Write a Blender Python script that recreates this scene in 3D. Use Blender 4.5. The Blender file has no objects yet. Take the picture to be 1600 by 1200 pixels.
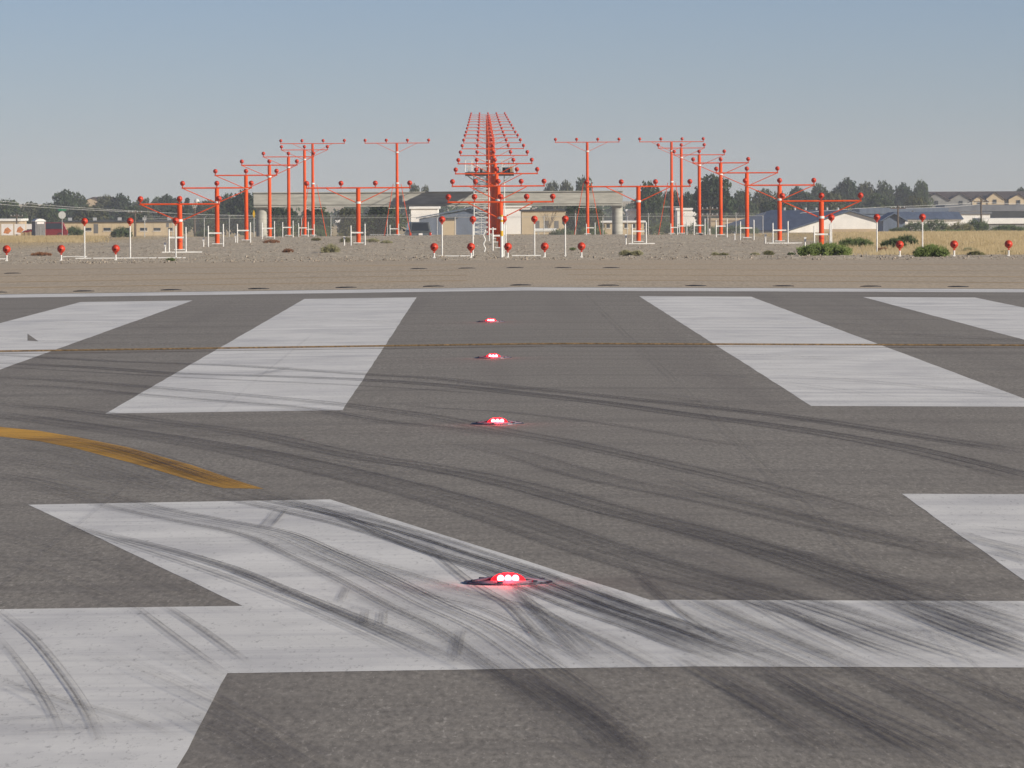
import bpy, bmesh, math, random
from mathutils import Vector, Matrix

R = random.Random(7)
rad = math.radians
scene = bpy.context.scene
col = scene.collection

# ------------------------------------------------------------------ camera
W, H, F = 1600.0, 1200.0, 8687.0            # photograph size and focal length in its pixels
VPX, VPY, ROLL = 754.0, 307.0, 0.0050       # vanishing point of the runway axis, slope of the horizon
CAM = Vector((0.0, 0.0, 1.56))
_wy = Vector(((VPX - W/2)/F, (H/2 - VPY)/F, -1.0)).normalized()
_wx = Vector((1.0, ROLL, 0.0)); _wx = (_wx - _wy*_wx.dot(_wy)).normalized()
_wz = _wx.cross(_wy)
ROT = Matrix((_wx, _wy, _wz))               # camera space -> world
cam_data = bpy.data.cameras.new('camera')
cam_data.sensor_width = 36.0
cam_data.lens = 36.0*F/W
cam_data.clip_start = 0.5
cam_data.clip_end = 20000
camera = bpy.data.objects.new('camera', cam_data)
camera.matrix_world = Matrix.Translation(CAM) @ ROT.to_4x4()
col.objects.link(camera)
scene.camera = camera

# ------------------------------------------------------------------ sky, sun, exposure
SUN_EL, SUN_AZ = rad(21.5), rad(58.0)       # sun behind the camera and to its right
sun_vec = Vector((math.sin(SUN_AZ)*math.cos(SUN_EL), -math.cos(SUN_AZ)*math.cos(SUN_EL), math.sin(SUN_EL)))
world = bpy.data.worlds.new('World'); scene.world = world
world.use_nodes = True
wn = world.node_tree; wn.nodes.clear()
sky = wn.nodes.new('ShaderNodeTexSky'); sky.sky_type = 'NISHITA'; sky.sun_disc = False
sky.sun_elevation = SUN_EL; sky.sun_rotation = math.pi - SUN_AZ
sky.altitude = 3000; sky.air_density = 1.0; sky.dust_density = 0.3; sky.ozone_density = 3.0
bg = wn.nodes.new('ShaderNodeBackground'); bg.inputs[1].default_value = 0.057
wo = wn.nodes.new('ShaderNodeOutputWorld')
tint = wn.nodes.new('ShaderNodeMix'); tint.data_type = 'RGBA'; tint.blend_type = 'MULTIPLY'; tint.inputs[0].default_value = 1.0
tint.inputs[7].default_value = (1.03, .985, 1.16, 1.0)            # a hazy, greyish morning sky
wn.links.new(sky.outputs[0], tint.inputs[6]); wn.links.new(tint.outputs[2], bg.inputs[0]); wn.links.new(bg.outputs[0], wo.inputs[0])
sl = bpy.data.lights.new('sun', 'SUN'); sl.energy = 5.0; sl.angle = rad(0.55); sl.color = (1.0, 0.91, 0.77)
sun = bpy.data.objects.new('sun', sl); sun.rotation_euler = sun_vec.to_track_quat('Z', 'Y').to_euler()
col.objects.link(sun)
scene.view_settings.view_transform = 'Standard'
scene.view_settings.look = 'None'
scene.view_settings.exposure = 0.12
scene.view_settings.gamma = 1.0
scene.view_settings.use_curve_mapping = False
HAZE_DENSITY = 0.00016
scene.cycles.transparent_max_bounces = 32
scene.cycles.max_bounces = 6
scene.cycles.volume_bounces = 1

# ------------------------------------------------------------------ ground shape and pixel rays
XC = 0.70                                   # runway centreline
PROF = [(-400, 0), (120, 0), (143, -.06), (156, -.17), (186, -.45), (216, -.55), (247, -.58), (308, -.72), (340, -.85),
        (399, -1.25), (430, -1.5), (450, -1.8), (480, -2.3), (520, -2.55), (640, -2.98), (760, -3.6), (900, -4.8),
        (1200, -6.2), (2000, -7.5), (9000, -7.5)]
def g(x, y):
    z = PROF[-1][1]
    for (a, za), (b, zb) in zip(PROF, PROF[1:]):
        if y <= b:
            t = max(0.0, (y - a)/(b - a)); z = za + (zb - za)*t; break
    k = 1.0 if y < 100 else max(0.15, 1 - (y - 100)/60*0.85)
    if y > 300: k *= max(0.0, 1 - (y - 300)/150)
    return z - 0.0088*min(abs(x - XC), 26.0)*k
def ray(px, py):
    return ROT @ Vector(((px - W/2)/F, (H/2 - py)/F, -1.0))
def at(px, py, D):                          # point seen at a pixel, at distance D down the runway
    r = ray(px, py); return CAM + r*(D/r.y)
def gp(px, py):                             # pixel -> point on the ground
    r = ray(px, py); D = 30.0
    for _ in range(40):
        p = CAM + r*(D/r.y)
        t = (g(p.x, p.y) - CAM.z)/r.z
        D = 0.5*D + 0.5*max(5.0, min(3000.0, t*r.y))
    return CAM + r*(D/r.y)

# ------------------------------------------------------------------ mesh helpers
class MB:
    def __init__(s): s.v = []; s.f = []
    def quad(s, a, b, c, d):
        n = len(s.v); s.v += [tuple(a), tuple(b), tuple(c), tuple(d)]; s.f.append((n, n+1, n+2, n+3)); return s
    def poly(s, pts):
        n = len(s.v); s.v += [tuple(p) for p in pts]; s.f.append(tuple(range(n, n+len(pts)))); return s
    def box(s, c, d, rz=0.0):
        cx, cy, cz = c; hx, hy, hz = d[0]/2, d[1]/2, d[2]/2; n = len(s.v); co, si = math.cos(rz), math.sin(rz)
        for x, y, z in ((-1,-1,-1),(1,-1,-1),(1,1,-1),(-1,1,-1),(-1,-1,1),(1,-1,1),(1,1,1),(-1,1,1)):
            X, Y = x*hx, y*hy
            s.v.append((cx + X*co - Y*si, cy + X*si + Y*co, cz + z*hz))
        s.f += [tuple(n+i for i in q) for q in ((0,3,2,1),(4,5,6,7),(0,1,5,4),(1,2,6,5),(2,3,7,6),(3,0,4,7))]
        return s
    def tube(s, a, b, r0, r1=None, n=8, cap=True):
        a, b = Vector(a), Vector(b); r1 = r0 if r1 is None else r1
        d = (b - a).normalized(); u = d.orthogonal().normalized(); w = d.cross(u); k = len(s.v)
        for p, r in ((a, r0), (b, r1)):
            for i in range(n):
                t = 2*math.pi*i/n; s.v.append(tuple(p + (u*math.cos(t) + w*math.sin(t))*r))
        for i in range(n):
            j = (i+1) % n; s.f.append((k+i, k+j, k+n+j, k+n+i))
        if cap: s.f += [tuple(k+n-1-i for i in range(n)), tuple(k+n+i for i in range(n))]
        return s
    def lathe(s, prof, c=(0,0,0), axis='z', n=16):
        k = len(s.v)
        for r, h in prof:
            for i in range(n):
                t = 2*math.pi*i/n; x, y = r*math.cos(t), r*math.sin(t)
                p = (x, y, h) if axis == 'z' else (x, h, y)
                s.v.append((p[0]+c[0], p[1]+c[1], p[2]+c[2]))
        m = len(prof)
        for q in range(m-1):
            for i in range(n):
                j = (i+1) % n; a = (k+q*n+i, k+q*n+j, k+(q+1)*n+j, k+(q+1)*n+i)
                s.f.append(a if axis == 'z' else a[::-1])
        return s
    def prism(s, pts, vec):                 # closed polygon pushed along a vector
        n = len(pts); k = len(s.v); vec = Vector(vec)
        s.v += [tuple(p) for p in pts] + [tuple(Vector(p)+vec) for p in pts]
        s.f += [tuple(range(k, k+n)), tuple(range(k+2*n-1, k+n-1, -1))]
        for i in range(n):
            j = (i+1) % n; s.f.append((k+i, k+n+i, k+n+j, k+j))
        return s
    def mesh(s, name, mat, smooth=False):
        m = bpy.data.meshes.new(name); m.from_pydata(s.v, [], s.f)
        if mat: m.materials.append(M[mat])
        bm = bmesh.new(); bm.from_mesh(m); bmesh.ops.recalc_face_normals(bm, faces=bm.faces); bm.to_mesh(m); bm.free()
        if smooth: m.polygons.foreach_set('use_smooth', [True]*len(m.polygons))
        return m
    def build(s, name, mat, parent=None, loc=(0,0,0), smooth=False):
        return place(s.mesh(name, mat, smooth), name, parent, loc)

def place(mesh, name, parent=None, loc=(0,0,0), rz=0.0, scale=1.0):
    o = bpy.data.objects.new(name, mesh); o.location = loc; o.rotation_euler = (0, 0, rz)
    o.scale = (scale,)*3 if isinstance(scale, (int, float)) else scale
    o.parent = parent; col.objects.link(o); return o
def empty(name, loc, rz=0.0):
    o = bpy.data.objects.new(name, None); o.location = loc; o.rotation_euler = (0, 0, rz); o.empty_display_size = .2
    col.objects.link(o); return o
def tag(o, label, cat, group=None):
    o['label'] = label; o['category'] = cat
    if group: o['group'] = group
    return o
def kind(o, k, label=None):
    o['kind'] = k
    if label: o['label'] = label
    return o

# ------------------------------------------------------------------ materials
M = {}
def nt(name):
    m = bpy.data.materials.new(name); m.use_nodes = True; M[name] = m
    return m, m.node_tree, m.node_tree.nodes['Principled BSDF']
def N(t, typ, **kw):
    n = t.nodes.new(typ)
    for k, v in kw.items():
        if k.startswith('i_'):
            key = k[2:]; n.inputs[int(key) if key.isdigit() else key.replace('_', ' ')].default_value = v
        else: setattr(n, k, v)
    return n
def tex(t, scale, detail=3.0, rough=.55, stretch=None, coord='Object', dist=0.0):
    c = N(t, 'ShaderNodeTexCoord'); out = c.outputs[coord]
    if stretch:
        mp = N(t, 'ShaderNodeMapping'); mp.inputs['Scale'].default_value = stretch
        t.links.new(out, mp.inputs[0]); out = mp.outputs[0]
    n = N(t, 'ShaderNodeTexNoise', i_Scale=scale, i_Detail=detail, i_Roughness=rough, i_Distortion=dist)
    t.links.new(out, n.inputs['Vector']); return n.outputs[0]
def rng(t, src, a, b, lo=0.0, hi=1.0):
    n = N(t, 'ShaderNodeMapRange', i_1=a, i_2=b, i_3=lo, i_4=hi); t.links.new(src, n.inputs[0]); return n.outputs[0]
def mix(t, fac, a, b, mode='MIX'):
    n = N(t, 'ShaderNodeMix', data_type='RGBA', blend_type=mode)
    for sock, v in ((n.inputs[0], fac), (n.inputs[6], a), (n.inputs[7], b)):
        if hasattr(v, 'is_output') or isinstance(v, bpy.types.NodeSocket): t.links.new(v, sock)
        elif isinstance(v, (int, float)): sock.default_value = v
        else: sock.default_value = (*v, 1.0)
    return n.outputs[2]
def mul(t, a, b, op='MULTIPLY'):
    n = N(t, 'ShaderNodeMath', operation=op)
    for i, v in enumerate((a, b)):
        if isinstance(v, (int, float)): n.inputs[i].default_value = v
        else: t.links.new(v, n.inputs[i])
    return n.outputs[0]
def bump(t, bs, h, strength, dist):
    b = N(t, 'ShaderNodeBump', i_Strength=strength, i_Distance=dist)
    t.links.new(h, b.inputs['Height']); t.links.new(b.outputs[0], bs.inputs['Normal'])
def simple(name, c, rough=.6, metal=0.0, var=.18, scale=3.0, c2=None, spec=.4, stretch=None):
    m, t, b = nt(name); b.inputs['Roughness'].default_value = rough; b.inputs['Metallic'].default_value = metal
    b.inputs['Specular IOR Level'].default_value = spec
    n = tex(t, scale, 4, stretch=stretch); dark = c2 or tuple(v*(1-var*1.6) for v in c)
    t.links.new(mix(t, rng(t, n, .35, .68), dark, tuple(min(1, v*(1+var*.4)) for v in c)), b.inputs['Base Color'])
    return m

# runway asphalt: aggregate speckle, transverse grooving, seams of tone
m, t, b = nt('asphalt')
agg = tex(t, 45, 5, .75, stretch=(1,.16,1)); fine = tex(t, 70, 2, .6, stretch=(1,.14,1)); patch = tex(t, .35, 4, .6); groove = tex(t, 1.0, 3, .6, stretch=(.35, 9, 1))
c = mix(t, rng(t, agg, .30, .72), (.122, .112, .095), (.395, .362, .312))
c = mix(t, mul(t, rng(t, fine, .60, .74), .50), c, (.68, .63, .56))
c = mix(t, rng(t, patch, .3, .7, 0, .40), c, (.20, .182, .155))
c = mix(t, rng(t, groove, .35, .7, 0, .30), c, (.31, .292, .265))
gr2 = tex(t, 1.0, 4, .65, stretch=(.05, 1.1, 1)); c = mix(t, rng(t, gr2, .48, .66, 0, .35), c, (.12, .11, .098))
lng = tex(t, 1.0, 2, .5, stretch=(1.1, .03, 1)); c = mix(t, rng(t, lng, .52, .72, 0, .35), c, (.165, .148, .133))
t.links.new(c, b.inputs['Base Color']); b.inputs['Roughness'].default_value = .85; b.inputs['Specular IOR Level'].default_value = .25
bump(t, b, agg, .15, .003)
# painted markings: white with worn aggregate and dirt streaks across the runway
def paint(name, base, dirt, wear):
    m, t, b = nt(name)
    agg = tex(t, 50, 5, .75, stretch=(1,.18,1)); st = tex(t, 1.0, 4, .65, stretch=(.22, 7.0, 1)); bl = tex(t, .8, 4, .6); st2 = tex(t, 1.0, 3, .6, stretch=(.6, 26.0, 1))
    c = mix(t, rng(t, bl, .35, .7, 0, .6), base, tuple(v*.78 for v in base))
    c = mix(t, rng(t, st, .55, .80, 0, .30), c, dirt)
    c = mix(t, rng(t, st2, .58, .75, 0, .20), c, dirt)
    st3 = tex(t, 1.0, 5, .7, stretch=(.045, 1.5, 1)); c = mix(t, rng(t, st3, .50, .66, 0, .60), c, dirt)
    sm_ = tex(t, .9, 5, .65, stretch=(1, .55, 1)); c = mix(t, rng(t, sm_, .46, .72, 0, .62), c, dirt)
    c = mix(t, rng(t, agg, .62-wear, .80-wear, 0, .75), c, (.10, .095, .088))
    t.links.new(c, b.inputs['Base Color']); b.inputs['Roughness'].default_value = .75; b.inputs['Specular IOR Level'].default_value = .3
    bump(t, b, agg, .2, .003)
paint('white_paint', (.80, .79, .75), (.46, .455, .46), .05)
paint('yellow_paint', (.66, .36, .055), (.24, .13, .035), .05)
paint('faded_yellow', (.46, .31, .14), (.36, .28, .19), .06)
# pale blast pad beyond the threshold
m, t, b = nt('old_pavement')
agg = tex(t, 22, 4, .75, stretch=(1,.05,1)); st = tex(t, 1, 5, .7, stretch=(.16, 1.6, 1)); bl = tex(t, .12, 3, .6)
c = mix(t, rng(t, agg, .3, .7), (.30, .245, .172), (.62, .52, .38))
c = mix(t, rng(t, st, .42, .7, 0, .55), c, (.34, .275, .195)); c = mix(t, rng(t, bl, .4, .7, 0, .4), c, (.54, .41, .255))
t.links.new(c, b.inputs['Base Color']); b.inputs['Roughness'].default_value = .9; bump(t, b, agg, .2, .006)
# gravel with dry grass zones on the flanks
m, t, b = nt('gravel')
geo = N(t, 'ShaderNodeNewGeometry'); sep = N(t, 'ShaderNodeSeparateXYZ'); t.links.new(geo.outputs['Position'], sep.inputs[0])
a1 = tex(t, 7, 6, .85, stretch=(1, .06, 1)); a2 = tex(t, .5, 4, .65, stretch=(.5, 1, 1)); a3 = tex(t, 1.6, 5, .75, stretch=(1,.25,1)); a4 = tex(t, .06, 3, .6)
c = mix(t, rng(t, a1, .30, .68), (.16, .135, .10), (.78, .69, .54))
c = mix(t, rng(t, a2, .40, .72, 0, .6), c, (.52, .43, .31)); c = mix(t, rng(t, a3, .50, .70, 0, .5), c, (.20, .168, .13))
gx = mul(t, sep.outputs[0], mul(t, a2, 9.0), 'ADD')                       # the grass starts right of the last light row
gr = rng(t, gx, 18.5, 22.0); yy = rng(t, sep.outputs[1], 160, 200); gr = mul(t, gr, yy)
gl = mul(t, rng(t, mul(t, sep.outputs[0], mul(t, a2, -9.0), 'ADD'), -27.0, -22.0, 1, 0), rng(t, sep.outputs[1], 200, 300))
far = rng(t, sep.outputs[1], 440, 520)
gm = mul(t, mul(t, gr, gl, 'MAXIMUM'), far, 'MAXIMUM')
gc = mix(t, rng(t, a3, .3, .7), (.46, .34, .17), (.64, .50, .28)); gc = mix(t, rng(t, a4, .55, .7, 0, .5), gc, (.12, .125, .05))
c = mix(t, gm, c, gc)
t.links.new(c, b.inputs['Base Color']); b.inputs['Roughness'].default_value = .95; b.inputs['Specular IOR Level'].default_value = .1
bump(t, b, a1, .35, .03)
# rubber: streaked film laid on the pavement, strength from the mesh attribute
m, t, b = nt('rubber')
uv = N(t, 'ShaderNodeUVMap'); mp = N(t, 'ShaderNodeMapping'); mp.inputs['Scale'].default_value = (.06, 26.0, 1)
t.links.new(uv.outputs[0], mp.inputs[0])
s1 = N(t, 'ShaderNodeTexNoise', i_Scale=1.0, i_Detail=4.0, i_Roughness=.65); t.links.new(mp.outputs[0], s1.inputs['Vector'])
mp2 = N(t, 'ShaderNodeMapping'); mp2.inputs['Scale'].default_value = (.16, 130.0, 1); t.links.new(uv.outputs[0], mp2.inputs[0])
s2 = N(t, 'ShaderNodeTexNoise', i_Scale=1.0, i_Detail=3.0, i_Roughness=.6); t.links.new(mp2.outputs[0], s2.inputs['Vector'])
ra = N(t, 'ShaderNodeAttribute', attribute_name='rubber'); ed = N(t, 'ShaderNodeAttribute', attribute_name='edge')
agg = tex(t, 50, 4, .75, stretch=(1,.18,1))
dd = mul(t, mul(t, mul(t, ed.outputs['Fac'], 2.0), 1.0, 'SUBTRACT'), 0.0, 'ADD'); ab = N(t, 'ShaderNodeMath', operation='ABSOLUTE'); t.links.new(dd, ab.inputs[0]); dd = ab.outputs[0]
prof = mul(t, rng(t, dd, .74, 1.0, 1, 0), rng(t, dd, .35, .75, .66, 1.0))
st = mul(t, rng(t, s1.outputs[0], .36, .58, .16, 1.0), rng(t, s2.outputs[0], .38, .58, .45, 1.0))
fac = mul(t, mul(t, st, rng(t, agg, .30, .62, .55, 1.0)), mul(t, ra.outputs['Fac'], mul(t, prof, .95)))
b.inputs['Base Color'].default_value = (.072, .070, .084, 1); b.inputs['Roughness'].default_value = .9; b.inputs['Specular IOR Level'].default_value = .15
tr = N(t, 'ShaderNodeBsdfTransparent'); mx = N(t, 'ShaderNodeMixShader')
t.links.new(fac, mx.inputs[0]); t.links.new(tr.outputs[0], mx.inputs[1]); t.links.new(b.outputs[0], mx.inputs[2])
t.links.new(mx.outputs[0], t.nodes['Material Output'].inputs[0])

simple('orange', (.82, .100, .014), .6, 0, .10, 3.0, c2=(.58, .070, .018), spec=.25, stretch=(1, 1, .35))
simple('lamp_orange', (.60, .048, .016), .45, 0, .12, 14, c2=(.42, .036, .016), spec=.4)
simple('galv', (.60, .60, .58), .45, .3, .15, 8)
simple('white_metal', (.74, .74, .71), .5, 0, .10, 5)
simple('white_pvc', (.80, .79, .75), .55, 0, .10, 6)
simple('band_yellow', (.75, .42, .02), .5, 0, .1, 6)
simple('steel_dark', (.075, .08, .10), .45, .5, .25, 20)
simple('steel_worn', (.24, .235, .28), .55, .1, .3, 30)
simple('cable_steel', (.27, .18, .09), .7, .1, .35, 30)
simple('joint_sealant', (.15, .10, .065), .8, 0, .3, 12)
simple('rubber_black', (.022, .022, .024), .6, 0, .2, 30)
simple('deck_dark', (.045, .035, .032), .7, .1, .25, 4)
simple('concrete', (.44, .43, .38), .9, 0, .16, 2.2, stretch=(.35, .35, 2.5))
simple('footing', (.30, .27, .23), .9, 0, .2, 6)
simple('cream_wall', (.56, .45, .29), .85, 0, .08, .6)
simple('white_wall', (.88, .86, .82), .7, 0, .08, .5)
simple('tan_wall', (.50, .39, .26), .85, 0, .12, .6)
simple('grey_wall', (.26, .26, .25), .85, 0, .12, .6)
simple('brown_roof', (.085, .062, .056), .85, 0, .2, 1.2)
simple('blue_roof', (.145, .18, .245), .55, .1, .15, .5, stretch=(3, .3, 1))
simple('grey_roof', (.17, .18, .20), .7, 0, .15, .6)
simple('dark_roof', (.05, .055, .06), .8, 0, .15, .6)
simple('white_roof', (.85, .84, .81), .6, 0, .1, .5)
simple('window_dark', (.03, .035, .04), .15, 0, .1, 3, spec=.6)
simple('door_grey', (.16, .155, .15), .6, 0, .1, 3)
simple('wood_pole', (.13, .10, .075), .9, 0, .2, 3)
simple('bark', (.085, .065, .05), .95, 0, .25, 5)
simple('dry_twig', (.22, .17, .12), .95, 0, .25, 5)
simple('red_paint', (.22, .018, .022), .25, .2, .1, 4, spec=.6)
simple('grey_paint', (.15, .165, .165), .3, .4, .1, 4, spec=.6)
simple('chrome', (.65, .65, .65), .2, .9, .1, 4)
simple('toilet_grey', (.17, .165, .17), .6, 0, .15, 3)
simple('toilet_orange', (.55, .15, .05), .6, 0, .15, 3)
simple('sign_green', (.02, .20, .09), .5, 0, .1, 4)
simple('sign_grey', (.66, .67, .64), .45, .2, .1, 4)
simple('sign_yellow', (.75, .45, .03), .5, 0, .1, 4)
simple('poster_white', (.78, .74, .71), .6, 0, .08, 1)
simple('poster_orange', (.62, .24, .09), .6, 0, .3, 3)
simple('crate_tan', (.40, .29, .16), .85, 0, .2, 4)
def leaf(name, c, c2, trans=.25):
    m, t, b = nt(name); n = tex(t, .9, 3); n2 = tex(t, 7, 2)
    c_ = mix(t, rng(t, n, .3, .7), c2, c); c_ = mix(t, rng(t, n2, .4, .75, 0, .4), c_, tuple(v*1.35 for v in c))
    t.links.new(c_, b.inputs['Base Color']); b.inputs['Roughness'].default_value = .8; b.inputs['Specular IOR Level'].default_value = .15
    tl = N(t, 'ShaderNodeBsdfTranslucent'); t.links.new(c_, tl.inputs[0]); mx = N(t, 'ShaderNodeMixShader', i_0=trans)
    t.links.new(b.outputs[0], mx.inputs[1]); t.links.new(tl.outputs[0], mx.inputs[2]); t.links.new(mx.outputs[0], t.nodes['Material Output'].inputs[0])
leaf('leaf_dark', (.050, .075, .030), (.028, .045, .022))
leaf('leaf_mid', (.075, .10, .038), (.042, .062, .026))
leaf('leaf_olive', (.10, .105, .045), (.06, .068, .03))
leaf('leaf_bright', (.23, .29, .095), (.13, .18, .055), .35)
leaf('leaf_sage', (.21, .20, .115), (.13, .13, .07))
leaf('leaf_rust', (.19, .085, .045), (.11, .055, .03))
leaf('straw', (.60, .49, .30), (.42, .33, .18))
def glow(name, c, s):
    m, t, b = nt(name); b.inputs['Base Color'].default_value = (.3, .01, .01, 1)
    b.inputs['Emission Color'].default_value = (*c, 1); b.inputs['Emission Strength'].default_value = s
glow('lit_bulb', (1.0, .10, .12), 14.0)
glow('bloom_glow', (1.0, .012, .03), .95)  # red camera bloom imitated by an emitting surface

# ================================================================== SETTING
def frange(a, b, s):
    o = []; x = a
    while x < b - 1e-6: o.append(x); x += s
    return o
def sheet(name, xs, ys, zf, mat):
    mb = MB(); nx = len(xs)
    mb.v = [(x, y, zf(x, y)) for y in ys for x in xs]
    mb.f = [(j*nx+i, j*nx+i+1, (j+1)*nx+i+1, (j+1)*nx+i) for j in range(len(ys)-1) for i in range(nx-1)]
    m = bpy.data.meshes.new(name); m.from_pydata(mb.v, [], mb.f); m.materials.append(M[mat])
    m.polygons.foreach_set('use_smooth', [True]*len(m.polygons))
    return kind(place(m, name), 'structure')
from mathutils import noise as mnoise
PADX0, PADX1, PADY0, PADY1 = -34.0, 35.4, -70.0, 142.0
def ground_z(x, y):
    z = g(x, y)
    if PADX0-1 < x < PADX1+1 and y < PADY1-1.9: return z - .05
    if y > PADY1 and y < 460:
        a = min(1, (y-PADY1)/3)
        z += a*(.030*mnoise.noise((x*1.1, y*.7, 0)) + .025*mnoise.noise((x*.45, y*.3, 9)) + .05*mnoise.noise((x*.12, y*.06, 5)))
    elif y >= 460: z += .10*mnoise.noise((x*.03, y*.02, 3))
    return z
gxs = [-4000, -2000, -1000, -500, -300, -200, -140, -100, -80, -66, -55] + frange(-48, 48, .75) + [48, 55, 66, 80, 100, 140, 200, 300, 500, 1000, 2000, 4000]
gys = [-400, -200, -100] + frange(-60, 140, 10) + [139, 140, 140.4, 141.5] + frange(142.6, 300, .8) + frange(300, 480, 1.6) + frange(480, 800, 10) + frange(800, 2000, 60) + [2000, 2600, 3500, 5000, 9000]
sheet('ground', gxs, gys, ground_z, 'gravel')
def seg(a, b, s, extra=()):
    return sorted(set([round(v, 4) for v in frange(a, b, s)] + [b] + list(extra)))
TH0, TH1 = 91.9, 95.05
runway = sheet('runway', seg(PADX0, PADX1, 4, [XC]), seg(PADY0, 95.6, 5, [0]), lambda x, y: g(x, y)+.004, 'asphalt')
blast = sheet('blast_pad', seg(PADX0, PADX1, .8, [XC]), seg(95.6, PADY1, 2.5), lambda x, y: g(x, y)+.002, 'old_pavement')
for v in blast.data.vertices:                # crumbled far edge
    if v.co.y > PADY1-.5: v.co.y += .9*mnoise.noise((v.co.x*.35, 1, 2)) + .5*mnoise.noise((v.co.x*1.3, 4, 2)) - .4; v.co.z = g(v.co.x, v.co.y)+.002

def flat(name, pts, mat, parent, dz, step=1.2, edge_noise=0.0):
    """painted sheet following the ground: outline clipped into strips so that it bends with the crown"""
    bm = bmesh.new(); vs = [bm.verts.new((p[0], p[1], 0)) for p in pts]; bm.faces.new(vs)
    for ax, no in ((0, (1,0,0)), (1, (0,1,0))):
        lo, hi = min(p[ax] for p in pts), max(p[ax] for p in pts)
        cuts = frange(math.floor(lo), hi, step if ax == 0 else step*3)
        if ax == 0: cuts.append(XC)
        for cpos in cuts:
            if lo < cpos < hi:
                co = (cpos,0,0) if ax == 0 else (0,cpos,0)
                bmesh.ops.bisect_plane(bm, geom=bm.verts[:]+bm.edges[:]+bm.faces[:], plane_co=co, plane_no=no)
    for v in bm.verts: v.co.z = g(v.co.x, v.co.y) + dz
    bmesh.ops.recalc_face_normals(bm, faces=bm.faces)
    m = bpy.data.meshes.new(name); bm.to_mesh(m); bm.free()
    if m.polygons and m.polygons[0].normal.z < 0: m.flip_normals()
    m.materials.append(M[mat]); return place(m, name, parent)
def wob(pts, amp, step=.5):                # paint edges are never quite straight
    out = []
    for (a, b_) in zip(pts, pts[1:]+pts[:1]):
        L = math.dist(a, b_); n = max(1, int(L/step))
        for i in range(n):
            q = i/n; k = 0 if i == 0 else amp*.35
            out.append((a[0]+(b_[0]-a[0])*q + R.uniform(-k, k), a[1]+(b_[1]-a[1])*q + R.uniform(-k, k)*2))
    return out
def rect(x0, x1, y0, y1): return [(x0, y0), (x1, y0), (x1, y1), (x0, y1)]
for k in range(4):                           # threshold stripes either side of the centreline
    for s in (-1, 1):
        a, b_ = XC + s*(1.74 + 3.5*k), XC + s*(3.49 + 3.5*k)
        y0 = 41.1 + (.25 if s > 0 else -.1)
        o = flat('threshold_stripe', wob(rect(min(a, b_), max(a, b_), y0, 86.9), .012, .8), 'white_paint', runway, .0048)
flat('threshold_bar', wob(rect(PADX0+10, PADX1-10, TH0, TH1), .01, 1.0), 'white_paint', runway, .0048)
# the letter R, seen from its head: leg, cross stroke, bowl, stem
LR = .0048
flat('runway_letter', wob([(-2.36, 28.75), (-.92, 21.30), (.65, 21.30), (-.80, 28.85)], .010), 'white_paint', runway, LR)
flat('runway_letter', wob(rect(-2.36, 3.72, 18.32, 21.36), .010), 'white_paint', runway, LR+.0003)
flat('runway_letter', wob(rect(-2.36, -.85, 10.6, 18.40), .010), 'white_paint', runway, LR)
flat('runway_letter', wob(rect(2.19, 3.72, 21.30, 29.1), .010), 'white_paint', runway, LR)
flat('runway_letter', wob(rect(2.19, 3.72, 10.6, 18.40), .010), 'white_paint', runway, LR)
# yellow lead-off line that ends in rubber
top = [(-60,661),(0,668),(60,674),(120,684),(200,700),(300,728),(370,752),(412,765)]
bot = [(350,764),(310,755),(260,740),(200,723),(120,702),(60,690),(0,683),(-60,676)]
flat('taxi_line', [(gp(x, y).x, gp(x, y).y) for x, y in top+bot], 'yellow_paint', runway, LR)
# faded chevron strokes on the blast pad
for s in (-1, 1):
    for y0 in (99.5, 106.5, 114.5, 126.0):
        p = [(XC + s*(1.0), y0+4.0), (XC + s*26.0, y0), (XC + s*26.0, y0+.5), (XC + s*1.0, y0+4.5)]
        flat('chevron_stroke', p if s > 0 else p[::-1], 'faded_yellow', blast, .003)

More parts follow.
